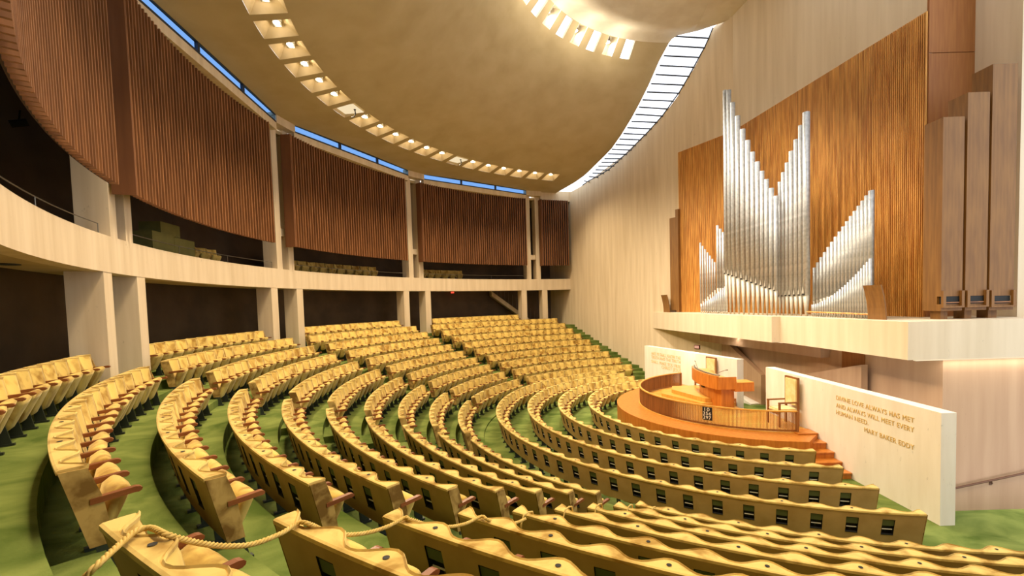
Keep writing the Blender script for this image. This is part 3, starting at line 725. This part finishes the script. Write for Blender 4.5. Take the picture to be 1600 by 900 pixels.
# hymn number board on the railing
hb = thing('hymn_number_board', 'small dark board with white hymn numbers fixed to the slatted railing', 'sign')
pc = on_line(1113, 644, (-2.63-.28, -2.74+.3), (-2.44-.28+.05, -3.02)) 
ab = 226.9; pc = pol(RFN+.04, ab)
b = bmesh.new(); M4 = Matrix.Translation(pol(RFN+.045, ab)) @ Matrix.Rotation(math.radians(ab), 4, 'Z'); bx(b, -.012, .012, -.145, .145, PZ+.19, PZ+.585, M4); obj('board', b, m_dark, hb)
dv = pol(1, ab+90)
for i, s in enumerate(('10', '356', '297')):
    wv = .15 if i == 0 else .24
    loc = pol(RFN+.058, ab, PZ+.47-.125*i)-dv*(wv/2)
    tx = text(hb, s, loc, (dv.x, dv.y), .145, 'LEFT', wv); tx.name = 'number'; tx.data.materials[0] = m_paper
# pulpit
pu = thing('pulpit', 'wide orange wood reading desk with curved front standing on the platform', 'pulpit')
arc = [(-1.47, 1.78), (-1.66, 1.2), (-1.76, .5), (-1.78, -.1), (-1.72, -.6), (-1.60, -1.0)]
def off(pts, d):
    out = []
    for i, p in enumerate(pts):
        q0 = Vector(pts[max(i-1, 0)]); q1 = Vector(pts[min(i+1, len(pts)-1)]); t_ = (q1-q0).normalized(); n_ = Vector((-t_.y, t_.x)); out.append((p[0]+n_.x*d, p[1]+n_.y*d))
    return out
inn = off(arc, .07); deep = off(arc, .62)
b = bmesh.new(); prism(b, arc+inn[::-1], 1.50, 1.96); bx(b, -1.58, -.95, -1.03, -.97, 1.50, 1.93); obj('curved_front', b, m_orange, pu)
b = bmesh.new(); prism(b, inn+deep[::-1], 1.80, 1.86); obj('desk_top', b, m_honey, pu)
base = off(arc, .22); base2 = off(arc, .75)
b = bmesh.new(); prism(b, [(p[0], p[1]*.88) for p in base+base2[::-1]], PZ+.02, 1.80); obj('pedestal', b, m_orange, pu)
b = bmesh.new(); bx(b, -1.0, -.35, -1.05, -.5, 1.42, 1.72); obj('side_wing', b, m_orange, pu)
b = bmesh.new(); bx(b, -.95, -.36, -1.06, -.48, 1.72, 1.74); obj('side_shelf', b, m_honey, pu)
b = bmesh.new(); tube(b, [(p[0], p[1], 1.985) for p in off(arc, .10)], .028, 6); obj('book_stop_rail', b, m_steel, pu)
for (x, y, dx, dy) in ((-1.45, 1.2, .1, .5), (-1.35, -.3, .15, -.45)): b = bmesh.new(); tube(b, [(x, y, 1.86), (x, y, 1.96), (x+dx, y+dy, 2.13), (x+dx*1.02, y+dy*1.02, 2.133), (x+dx*1.2, y+dy*1.2, 2.15)], [.010, .010, .010, .022, .022], 6); obj('microphone', b, m_steel, pu)
b = bmesh.new(); bx(b, -1.64, -1.56, .2, .34, 1.36, 1.50); obj('speaker_grille', b, m_dark, pu)
# steps of the pulpit plinth
pl_ = thing('pulpit_plinth', 'two level honey wood plinth in front of the pulpit inside the railing', 'plinth')
b = bmesh.new(); prism(b, [(-2.75, 1.6), (-2.45, 2.5), (-.7, 2.5), (-.7, -.4), (-1.9, -.4)], PZ+.02, PZ+.15); obj('lower_step', b, m_honey, pl_)
b = bmesh.new(); prism(b, [(-2.35, 1.6), (-2.1, 2.3), (-.8, 2.3), (-.8, -.25), (-1.75, -.3)], PZ+.15, PZ+.30); obj('upper_step', b, m_honey, pl_)
# tall-backed chairs
def reader_chair(x, y, rz, label):
    t = thing('reader_chair', label, 'chair', (x, y, PZ+.03), rz)
    for sx in (-1, 1):
        b = bmesh.new(); bx(b, -.03, .03, -.02, .02, 0, 1.42, Matrix.Translation((-.30, sx*.29, 0))); obj('back_post', b, m_rail, t)
        b = bmesh.new(); bx(b, -.025, .025, -.025, .025, 0, .70, Matrix.Translation((.27, sx*.29, 0))); obj('front_leg', b, m_rail, t)
        b = bmesh.new(); bx(b, -.30, .30, sx*.29-.03, sx*.29+.03, .69, .73); obj('arm', b, m_rail, t)
    b = bmesh.new(); bx(b, -.33, -.27, -.31, .31, 1.39, 1.44); bx(b, -.33, -.27, -.31, .31, .38, .43); bx(b, .25, .29, -.29, .29, .36, .42); obj('frame_rails', b, m_rail, t)
    b = bmesh.new(); bx(b, -.29, .28, -.27, .27, .42, .52); bmesh.ops.bevel(b, geom=b.edges[:], offset=.03, segments=2, affect='EDGES'); obj('seat', b, m_upho, t)
    b = bmesh.new(); bx(b, -.335, -.245, -.27, .27, .60, 1.39); bmesh.ops.bevel(b, geom=b.edges[:], offset=.02, segments=2, affect='EDGES'); obj('back_pad', b, m_upho, t)
reader_chair(-.48, -3.02, math.radians(183), 'high-backed yellow chair with wooden arms, in front of the right inscribed wall')
reader_chair(-.78, 2.15, math.radians(196), 'high-backed yellow chair behind the pulpit, only its back showing')

# back wall furniture below the ledge
def bwp(y): t_ = (y-BW0.y)/(BW1.y-BW0.y); return BW0.x+(BW1.x-BW0.x)*t_
t = thing('wall_beam', 'smooth rose concrete beam along the back wall under the organ ledge', 'beam')
b = bmesh.new(); prism(b, [(bwp(-.98)-.32, -.98), (bwp(-.98)+.02, -.98), (bwp(6.8)+.0, 6.8), (bwp(6.8)-1.2, 6.8)], 2.50, 3.0); obj('beam', b, m_pink, t)
b = bmesh.new(); prism(b, [(bwp(-1.57)-.02, -1.57), (bwp(-2.55)-.02, -2.55), (bwp(-2.55)+.1, -2.55), (bwp(-1.57)+.1, -1.57)], 2.0, 2.98)  # dark niche in the wall, drawn as a flush brown block
tag(obj('niche_block', b, m_panel), 'flush brown block standing for the niche in the rose wall right under the organ ledge', 'panel')
b = bmesh.new(); prism(b, [(bwp(.2)-.34, .2), (bwp(-2.83)-.34, -2.83), (bwp(-2.83)-.14, -2.83), (bwp(.2)-.14, .2)], -.2, [1.72, 2.50, 2.50, 1.72])
tag(obj('stair_parapet', b, m_pink), 'low rose concrete stair parapet with slanting top behind the right inscribed wall', 'parapet')
b = bmesh.new(); prism(b, [(1.5, 5.9), (1.75, 5.9), (2.15, 3.0), (1.95, 3.0)], -.1, [2.7, 2.7, 1.3, 1.3])
tag(obj('stair_stringer', b, m_pink), 'slanting concrete stair side seen through the gap between inscribed walls', 'stairs')
b = bmesh.new(); prism(b, [(1.35, 4.0), (1.75, 4.1), (1.95, 3.1), (1.5, 3.0)], 0, [.28, .20, .05, .05])
tag(obj('ramp_block', b, m_wallt), 'small pale sloping block on the green floor behind the pulpit', 'block')
# handrail
t = thing('handrail', 'dark bronze handrail on brackets climbing the rose wall at the right', 'handrail')
yl = BW0.y-.09; h0 = on_line(1440, 774, (0, yl), (9, yl)); h1 = on_line(1640, 731, (0, yl), (9, yl))
b = bmesh.new(); tube(b, [h0, h1], .028, 8); obj('rail', b, m_bronze, t)
for u, v in ((1549, 751), (1632, 733)):
    p = on_line(u, v, (0, yl), (9, yl)); b = bmesh.new(); tube(b, [p, p+Vector((.03, .0, -.08)), p+Vector((.06, .07, -.09))], .014, 6); bx(b, p.x+.03, p.x+.10, yl+.075, yl+.088, p.z-.15, p.z-.05); obj('bracket', b, m_bronze, t)
# EXIT sign on the travertine wall
p = w1(1090, 542); t = thing('exit_sign', 'small glowing red exit sign above the left inscribed wall', 'sign', (p.x, p.y, p.z), math.atan2(WD.y, WD.x))
b = bmesh.new(); bx(b, -.17, .17, .0, .07, -.10, .10); obj('housing', b, m_bronze, t)
b = bmesh.new(); bx(b, -.14, .14, .07, .075, -.07, .07); obj('lit_face', b, m_exit, t)
p2 = p+WN.to_3d()*.078; tx = text(t, 'EXIT', (0, 0, 0), (1, 0), .1, 'LEFT', .22)
tx.parent = t; tx.matrix_world = Matrix.Identity(4); tx.matrix_local = Matrix.Translation((.11, .08, -.035)) @ Matrix.Rotation(PI, 4, 'Z') @ Matrix.Rotation(PI/2, 4, 'X'); tx.data.materials[0] = m_paper

# ================================================================= ORGAN GALLERY
ZL0, ZL1 = 3.0, 3.94
LP = [(-.57, 10.48), (.70, -.22), (1.0, -.24), (1.18, -5.6), (9, -5.6)]
b = bmesh.new()
q = w1(1020, 488)
prism(b, [(q.x, q.y), (.70, -.22), (1.0, -.24), (1.18, -5.58), (9, -5.58), (9, -2.6), (P2END.x+.3, P2END.y), (BEND.x+.2, BEND.y)], ZL0, ZL1)
tag(obj('organ_gallery_ledge', b, m_conc_front), 'thick pale travertine ledge carrying the organ pipes', 'ledge')
# slatted screen behind the pipes
zt2 = Z(9.82)
t = thing('organ_slat_screen', 'honey brown wall of fine vertical slats behind the organ pipes', 'screen')
b = bmesh.new(); bx(b, -.016, .016, -.05, 0, ZL1, zt2); me_os = tomesh(b, 'slat', m_oslat, False)
pe = w1(1061.5, 300); E1 = Vector((pe.x, pe.y))
def slats(p, q, n, nrm):
    d = (q-p); a = math.atan2(d.y, d.x)
    for i in range(n):
        c = p+d*((i+.5)/n)+nrm*.02; o = bpy.data.objects.new('slat', me_os); C.objects.link(o); o.parent = t; o.location = (c.x, c.y, 0); o.rotation_euler = (0, 0, a if True else 0)
dd = Vector((0, 0))
# orientation: local -y must point to the room
slats(BEND, E1, 57, WN) if False else None
def slats2(p, q, n):
    d = (q-p); a = math.atan2(d.y, d.x); nr = Vector((math.sin(a), -math.cos(a)))
    for i in range(n):
        c = p+d*((i+.5)/n)+nr*.03; o = bpy.data.objects.new('slat', me_os); C.objects.link(o); o.parent = t; o.location = (c.x, c.y, 0); o.rotation_euler = (0, 0, a)
    b = bmesh.new(); wallseg(b, (p.x+nr.x*.03, p.y+nr.y*.03), (q.x+nr.x*.03, q.y+nr.y*.03), ZL1, zt2, .028); obj('backing', b, m_oback, t)
slats2(E1, BEND, 57); slats2(BEND, P2END, 149)
b = bmesh.new(); bx(b, P2END.x-.02, 4.68, P2END.y-.02, P2END.y+.05, ZL1, 11.35); obj('flat_panel', b, m_panel, t)
b = bmesh.new(); bx(b, P2END.x-.02, 4.68, P2END.y-.02, P2END.y+.05, 11.37, 22); obj('flat_panel', b, m_panel, t)
# lone dark edge boards left of the screen
for i, (u0, u1, vt, w) in enumerate(((1048, 1057, 341, 'front'), (1057, 1061, 327, 'rear'))):
    pa, pb = on_line(u0, 485, W1a+WN*.25, W1a+WN*.25+WD), on_line(u1, 485, W1a+WN*.25, W1a+WN*.25+WD); pt = on_line(u0, vt, W1a+WN*.25, W1a+WN*.25+WD)
    b = bmesh.new(); d = (pb-pa).normalized(); wallseg(b, (pa.x, pa.y), (pb.x, pb.y), ZL1+(.12 if i == 0 else 0), pt.z, .24); tag(obj('box_pipe', b, m_box), 'tall narrow brown wooden box pipe at the left end of the slat screen, %s one' % w, 'organ pipe')
# metal pipes
pipes = []
LN1 = ((.0, 10.5), (1.22, -.22)); LN2 = ((1.50, -.24), (1.72, -5.6))
def pipe(u0, u1, vtop, vfoot, vbase, ln, label, group, fwd=0, lean=0, mouth=True):
    uc = (u0+u1)/2
    a, c = Vector(ln[0]), Vector(ln[1]); n_ = Vector((-(c-a).y, (c-a).x)).normalized()
    if n_.x > 0: n_ = -n_
    a = a+n_*fwd; c = c+n_*fwd
    pb = on_line(uc, vbase, a, c); pt = on_line(uc, vtop, a, c); pf = on_line(uc, vfoot, a, c)
    w = (Vector((pb.x, pb.y, 0))-Vector((CAM.x, CAM.y, 0))).length; dep = (pb-CAM).dot(FWD)
    r = max(.018, (u1-u0)/2*dep/F*.97); zb_ = ZL1; H = pt.z-zb_; hf = max(.05, pf.z-zb_)
    t = thing('organ_pipe', label, 'organ pipe', (pb.x, pb.y, zb_), math.atan2(-n_.y, -n_.x), group)
    b = bmesh.new(); lathe(b, [(r*.30, 0), (r*.55, hf*.35), (r*.97, hf)], 12); obj('foot', b, m_foot, t, smooth=True)
    b = bmesh.new(); lathe(b, [(r, hf), (r, H), (r*.9, H), (r*.9, H-.08)], 12); 
    o = obj('body', b, m_pipe, t); 
    for p in o.data.polygons: p.use_smooth = abs(p.normal.z) < .5
    if mouth:
        b = bmesh.new(); bx(b, -r-.012, -r*.72, -r*.5, r*.5, hf, hf+r*.45); obj('mouth', b, m_dark, t)
        b = bmesh.new(); vs = [b.verts.new(v) for v in ((-r-.016, -r*.6, hf+r*.5), (-r-.016, r*.6, hf+r*.5), (-r-.006, 0, hf+r*3.2))]; b.faces.new(vs); obj('lip', b, m_foot, t)
    return t
A = [(1132.5, 1139, 139), (1138, 1145, 139), (1143.5, 1151, 158.7), (1150.5, 1158.5, 180), (1158, 1166.5, 201), (1166, 1174, 218.7), (1173.7, 1181.2, 237), (1181, 1188.6, 252.4), (1188.4, 1195.3, 267), (1195.1, 1202.3, 280), (1202.1, 1209.8, 294), (1209.6, 1216, 306)]
for i, (u0, u1, vt) in enumerate(A):
    vf = 429+(u0-1136)*(454-429)/(1209-1136)
    pipe(u0, u1, vt, vf, 492, LN1, 'tall silver pipe of the left arm of the organ V, %s from its outer end' % (ORD+['fifteenth'])[i+1], 'silver pipes in the left arm of the V')
A = [(1216, 1221.5, 284), (1221.3, 1227.3, 269), (1227.1, 1233.7, 254), (1233.3, 1241, 236), (1240.6, 1248.2, 218), (1247.8, 1255, 196), (1254.6, 1265.3, 175.5)]
for i, (u0, u1, vt) in enumerate(A): pipe(u0, u1, vt, 463-(u0-1216)*.05, 494, LN2, 'tall silver pipe of the right arm of the organ V, %s from the notch' % ORD[i+1], 'silver pipes in the right arm of the V')
LN1b = ((.35, 10.5), (1.57, -.22)); LN2b = ((1.85, -.24), (2.07, -5.6))
for i in range(7):
    u0 = 1094+i*3.7; pipe(u0, u0+3.0, 379+i*5.1, 474-i*3.5, 489, LN1b, 'thin silver pipe of the small left group, %s from the left' % ORD[i+1], 'thin pipes of the small left group', mouth=False)
for i in range(3):
    u0 = 1120.3+i*4.3; pipe(u0, u0+4.2, 352+i*5.2, 450, 490, LN1b, 'medium silver pipe beside the tallest pipe, %s from the left' % ORD[i+1], 'medium pipes left of the V', mouth=False)
for i in range(16):
    t_ = i/15; w_ = 4.6+3.4*t_; u0 = 1270+ (1356-1270)*(i/15)**1.05
    pipe(u0, u0+w_+.6, 418-(418-298)*t_**1.0, 470-25*t_, 497, LN2b, 'silver pipe of the rising right group, %s from the V' % (ORD+['fifteenth', 'sixteenth'])[i+1], 'rising pipes right of the V', mouth=False)
N_ = 24
for i in range(N_):
    t_ = i/(N_-1); u0 = 1268+(1357-1268)*t_**1.12; w_ = 2.6+2.6*t_; vt = 476-(476-404)*t_**1.7
    pipe(u0, u0+w_, vt, 489, 497, LN2, 'slender front pipe, %s from the left in the low rank right of the V' % nth(i+1), 'slender front pipes right of the V', mouth=False)
N_ = 14
for i in range(N_):
    t_ = i/(N_-1); u0 = 1095+40*t_; vt = 475-30*t_**1.2
    pipe(u0, u0+2.6, vt, 486, 489, LN1, 'slender front pipe, %s from the left in the low rank left of the V' % nth(i+1), 'slender front pipes left of the V', mouth=False)
t = thing('pipe_rack_rail', 'thin wooden rack rail at the foot of the right pipe group', 'rail')
p, q = on_line(1266, 487, LN2[0], LN2[1]), on_line(1366, 491, LN2[0], LN2[1]); b = bmesh.new(); tube(b, [p+Vector((-.1, 0, 0)), q+Vector((-.1, 0, 0))], .025, 5); obj('rail', b, m_oslat, t)
# wooden box pipes
yb_ = -5.03
prev = 0
for i, (u0, u1, vt, vb) in enumerate(((1470, 1503, 183, 489), (1507.5, 1541, 144.5, 488), (1545, 1583, 100, 488))):
    p, q = on_line(u0, vb, (0, yb_), (9, yb_)), on_line(u1, vb, (0, yb_), (9, yb_)); pt = on_line(u0, vt, (0, yb_), (9, yb_))
    t = thing('box_pipe', 'large square brown wooden organ pipe, %s of three at the right end' % ('leftmost and shortest', 'middle', 'rightmost and tallest')[i], 'organ pipe', (p.x, yb_, ZL1)); W = q.x-p.x; z0 = p.z-ZL1; H = pt.z-ZL1
    b = bmesh.new(); bx(b, 0, W, 0, .55, z0+.42, H); bx(b, 0, W, 0, .55, z0+.05, z0+.22); bx(b, 0, W, .12, .55, z0+.22, z0+.42); obj('trunk', b, m_box, t)
    b = bmesh.new(); bx(b, .05, W-.08, .005, .10, z0+.225, z0+.415); obj('mouth', b, m_dark, t)
    b = bmesh.new(); bx(b, .05, W-.09, -.03, 0.02, z0+.245, z0+.275); obj('lip', b, m_rail, t)
    for x in (0, W-.07): b = bmesh.new(); bx(b, x, x+.07, -.07, -.002, z0+.17, z0+.56); obj('cheek', b, m_box, t)
    b = bmesh.new(); bx(b, 0, W, -.07, -.002, z0+.13, z0+.17); obj('sill', b, m_box, t)
    b = bmesh.new(); bx(b, .12, W*.55, .14, .45, 0, z0+.05); obj('foot', b, m_box, t)
# curved wooden baffles at both ends
def baffle(u0, u1, vt, vb, ln, label):
    a, c = ln; p = on_line(u0, vb, a, c); q = on_line(u1, vb, a, c); pt = on_line(u0, vt, a, c); H = pt.z-ZL1
    d = (q-p); d.z = 0; n_ = Vector((-d.y, d.x, 0)).normalized()
    if n_.x > 0: n_ = -n_
    b = bmesh.new(); g = []
    for j in range(7):
        s = j/6; o_ = .30*(s**2)*.5; g.append([b.verts.new(Vector((w_.x, w_.y, ZL1+H*s))+n_*(o_+e)-d*.25*(1-s)*0) for w_, e in ((p, 0), (q, 0), (q, .04), (p, .04))])
    for j in range(6):
        for k_ in range(4): b.faces.new((g[j][k_], g[j][(k_+1) % 4], g[j+1][(k_+1) % 4], g[j+1][k_]))
    b.faces.new(g[0]); b.faces.new(g[-1][::-1]); tag(obj('wooden_baffle', b, m_box), label, 'panel')
baffle(1358, 1386, 446, 498, ((1.45, -.24), (1.60, -5.6)), 'curved brown wooden panel on the ledge right of the pipes')
baffle(1038, 1047, 461, 487, ((-.3, 10.5), (.9, -.2)), 'small curved brown wooden panel at the left end of the ledge')

# ================================================================= BALCONY CONTENTS
ab = 191.5
bo = thing('control_booth', 'olive green control desk standing behind the balcony parapet', 'booth', pol(19.1, ab, ZF0+.46), math.radians(ab)-PI/2)
# rail
rail = thing('balcony_rail', 'thin steel guard rail on posts above the travertine parapet', 'railing')
for i in range(5):
    a0, a1 = PIL[i]+2.0, PIL[i+1]-2.0
    b = bmesh.new(); tube(b, [pol(23.35*S, a0+(a1-a0)*j/20, ZF1+.27) for j in range(21)], .012, 5); obj('rail', b, m_steel, rail)
    for j in range(4): b = bmesh.new(); p = pol(23.35*S, a0+(a1-a0)*j/3, ZF1); tube(b, [p, p+Vector((0, 0, .27))], .010, 5); obj('post', b, m_steel, rail)
def cyl_hit(u, v, R):
    d = ray(u, v); a = d.x**2+d.y**2; bb = CAM.x*d.x+CAM.y*d.y; c = CAM.x**2+CAM.y**2-R*R; t_ = (-bb+math.sqrt(bb*bb-a*c))/a; return CAM+d*t_
RB_ = 19.15
p0, p1, p2, p3 = cyl_hit(240, 400, RB_), cyl_hit(305, 400, RB_), cyl_hit(258, 347, RB_), cyl_hit(287, 355, RB_)
zt_ = cyl_hit(258, 365, RB_).z; zt2_ = cyl_hit(270, 350, RB_).z
d = (p1-p0); d.z = 0; n_ = Vector((-d.y, d.x, 0)).normalized()
if n_.dot(p0) < 0: n_ = -n_
bo.location = (p0.x, p0.y, ZF0+.46); bo.rotation_euler = (0, 0, math.atan2(d.y, d.x)); Lb = d.length
sg = 1 if n_.dot(Vector((-d.y, d.x, 0))) > 0 else -1
y0, y1 = (0, .7) if sg > 0 else (-.7, 0)
b = bmesh.new(); bx(b, 0, Lb*.48, y0, y1, 0, zt_-ZF0-.46); bx(b, Lb*.485, Lb, y0, y1, 0, zt_-ZF0-.46-.05); obj('cabinet', b, m_booth, bo)
b = bmesh.new(); bx(b, Lb*.27, Lb*.72, y0+.1, y1, zt_-ZF0-.47, zt2_-ZF0-.46); obj('raised_top', b, m_booth, bo)
# balcony seats (simple, dim)
for i, (a0, a1, lab) in enumerate(((176.5, 188.5, 'beside the olive booth'), (147, 168, 'in the middle bay'), (128, 138, 'in the far bay'))):
    n = int(math.radians(a1-a0)*19.6/.56)
    for j in range(n):
        a = a0+(a1-a0)*(j+.5)/n
        t = thing('theatre_seat', 'dim brown seat %s from the left above the balcony parapet, %s' % (nth(n-j), lab), 'seat', pol(20.2, a, ZF0+.46+.16), math.radians(a)-PI/2, 'balcony seats %s' % lab)
        for nm in ('backrest', 'seat'): o = bpy.data.objects.new('backrest' if nm == 'backrest' else 'seat_cushion', ME[nm]); C.objects.link(o); o.parent = t
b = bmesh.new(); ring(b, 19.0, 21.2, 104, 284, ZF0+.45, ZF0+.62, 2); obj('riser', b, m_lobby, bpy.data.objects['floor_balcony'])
# lobby stair seen in the far bay
t = thing('lobby_stair', 'pale diagonal stair stringer with dim balusters under the balcony in the far bay', 'stairs')
p, q = cyl_hit(768, 455, 20.6), cyl_hit(838, 506, 20.6)
b = bmesh.new(); d = (q-p); prism(b, [(p.x, p.y), (q.x, q.y), (q.x-.2, q.y+.5), (p.x-.2, p.y+.5)], [p.z-.35, q.z-.35, q.z-.35, p.z-.35], [p.z, q.z, q.z, p.z]); obj('stringer', b, m_conc, t)
for i in range(12):
    r = p+d*((i+.5)/12); b = bmesh.new(); tube(b, [r, r+Vector((0, 0, .9))], .012, 4); obj('baluster', b, m_steel, t)
p = cyl_hit(707, 457, 20.9); b = bmesh.new(); bx(b, -.10, .10, -.03, .03, -.05, .05, Matrix.Translation(p)); tag(obj('exit_lamp', b, m_red), 'tiny glowing red lamp under the balcony in the far bay', 'light')
# small downlights under the balcony
b = bmesh.new(); lathe(b, [(.10, 0), (.13, 0), (.13, .02), (.10, .02)], 10); me_dl = tomesh(b, 'downlight', m_dim, False)
for i, (u, v, w) in enumerate(((228, 447, 'in the bay right of the large pillars, left one'), (309, 450, 'in the bay right of the large pillars, middle one'), (383, 452.5, 'in the bay right of the large pillars, right one'), (510, 457, 'in the middle bay, left one'), (567, 457.5, 'in the middle bay, right one'), (673, 458, 'in the far bay, left one'), (722, 457.5, 'in the far bay, right one'))):
    p = on_z(u, v-2.0, ZF0+.255) if False else cyl_hit(u, v, 20.2); o = link('downlight', me_dl, None, None, (p.x, p.y, ZF0+.255)); tag(o, 'dim round downlight under the balcony %s' % w, 'light')
p = cyl_hit(12, 420, 19.3); b = bmesh.new(); lathe(b, [(.14, -.0), (.17, -.0), (.17, .26), (.05, .27)], 14); tag(obj('black_downlight', b, m_dark, None, (p.x, p.y, ZF0-.01)), 'black cylinder downlight under the balcony at the left edge', 'light')
p = cyl_hit(30, 192, 21.0); t = thing('stage_spotlamp', 'small black spotlamp high in the dark balcony at the left', 'light', tuple(p)); b = bmesh.new(); tube(b, [(-.12, -.1, -.06), (.1, .1, .05)], .09, 8); obj('barrel', b, m_dark, t); b = bmesh.new(); tube(b, [(0, 0, .05), (.05, 0, .3)], .02, 5); obj('yoke', b, m_dark, t)

# ================================================================= ROPE along the roped section
rp = thing('barrier_rope', 'twisted gold rope looped across the seat backs of the roped near section', 'rope')
def rowtop(u, v, k): p = on_z(u, v, FLR[k]+.90); return p
b = bmesh.new()
keys = [(Vector(on_z(100, 935, 3.25))), rowtop(135, 900, 13)+Vector((0, 0, -.0)), rowtop(180, 858, 13), rowtop(215, 829, 13), rowtop(232, 825, 13), rowtop(262, 837, 13)]
def cat(pts, n=8):
    out = []
    for i in range(len(pts)-1):
        p0, p1, p2, p3 = pts[max(i-1, 0)], pts[i], pts[i+1], pts[min(i+2, len(pts)-1)]
        for j in range(n):
            t_ = j/n; out.append(.5*((2*p1)+(-p0+p2)*t_+(2*p0-5*p1+4*p2-p3)*t_*t_+(-p0+3*p1-3*p2+p3)*t_**3))
    out.append(pts[-1]); return out
def rline(uv, k0, k1):
    n = len(uv); return [on_z(u, v, (FLR[k0]+(FLR[k1]-FLR[k0])*i/(n-1))+.895-.10*math.sin(PI*i/(n-1))) for i, (u, v) in enumerate(uv)]
path = [on_z(120, 915, FLR[13]+.80), on_z(150, 885, FLR[13]+.88), on_z(190, 848, FLR[13]+.895), on_z(214, 829, FLR[13]+.90), on_z(236, 825, FLR[13]+.895)]
path += rline([(262, 836), (310, 848), (352, 853), (395, 850), (440, 833), (466, 817)], 13, 12)
path += rline([(484, 819), (505, 828), (535, 835), (570, 833), (605, 823), (632, 809)], 12, 11)[0:]
path += rline([(640, 811), (670, 820), (700, 823), (728, 818), (752, 807)], 11, 10)
path += rline([(762, 812), (785, 818), (805, 817), (822, 810)], 10, 9)
pp = cat(path, 6)
# two-strand twist
L0 = 0; st1, st2 = [], []
for i, p in enumerate(pp):
    if i: L0 += (p-pp[i-1]).length
# resample
res_ = []; acc = 0; stepl = .01; tot = 0
prev = pp[0]; res_.append(prev.copy())
for q in pp[1:]:
    seg = q-prev; l = seg.length
    while acc+l >= stepl:
        f = (stepl-acc)/l; prev = prev+seg*f; res_.append(prev.copy()); seg = q-prev; l = seg.length; acc = 0
        if l < 1e-6: break
    acc += l; prev = q
for ph in (0, 2*PI/3, 4*PI/3):
    pts = []
    for i, p in enumerate(res_):
        t_ = (res_[min(i+1, len(res_)-1)]-res_[max(i-1, 0)]).normalized(); s_ = t_.cross(Vector((0, 0, 1))).normalized(); w_ = s_.cross(t_); a = i*.01/.085*2*PI+ph
        pts.append(p+(s_*math.cos(a)+w_*math.sin(a))*.0085)
    b = bmesh.new(); tube(b, pts, .0092, 5); obj('strand', b, m_rope, rp, smooth=True)
# short loops over the caps of rows 9..5
for k, (u, v) in {9: (822, 806), 8: (886, 797), 7: (934, 792), 6: (983, 793), 5: (1020, 796)}.items():
    c = on_z(u, v, FLR[k]+.885); a = math.atan2(c.y, c.x); rd = Vector((math.cos(a), math.sin(a), 0))
    b = bmesh.new(); tube(b, [Vector((c.x, c.y, c.z))+rd*x+Vector((0, 0, z)) for x, z in ((-.16, -.10), (-.13, .0), (-.05, .025), (.05, .02), (.10, -.06), (.12, -.16))], .011, 6); obj('loop', b, m_rope, rp, smooth=True)

# ================================================================= LIGHTS
# stage spots
for j, a in enumerate(slot_c):
    if j % 2 and 100 < a < 215:
        p = pol(9.9*S, a, Z(16.2))
        point('spot_spill', pol(9.2*S, a, Z(15.6)), 55, WHITE, .15)
        spot('stage_spot', p, (-1.0+.2*j, -3+j*.7, 1), K_STAGE, 70, .8, WHITE, .2)
# warm strip light hidden-edge fixture under the right part of the organ ledge, washing the wall below
t = thing('strip_light', 'long glowing strip lamp tucked under the right part of the ledge', 'light', (3.2, -5.28, 2.96))
b = bmesh.new(); bx(b, -1.6, 3.4, -.04, .04, -.03, .03); obj('tube', b, m_hatch, t)
area('strip_light_lamp', (4.2, -5.28, 2.92), (4.2, -5.22, 0), 32, 5, .08, WHITE)
area('ledge_wash_lamp', (1.25, 3.6, 2.9), (1.5, 3.6, 0), 55, .1, 7, WHITE)
t = thing('strip_light', 'strip lamp tucked under the left part of the ledge above the beam', 'light', (1.25, 3.6, 2.94))
b = bmesh.new(); bx(b, -.04, .04, -3.5, 3.5, 0, .05); obj('tube', b, m_hatch, t)
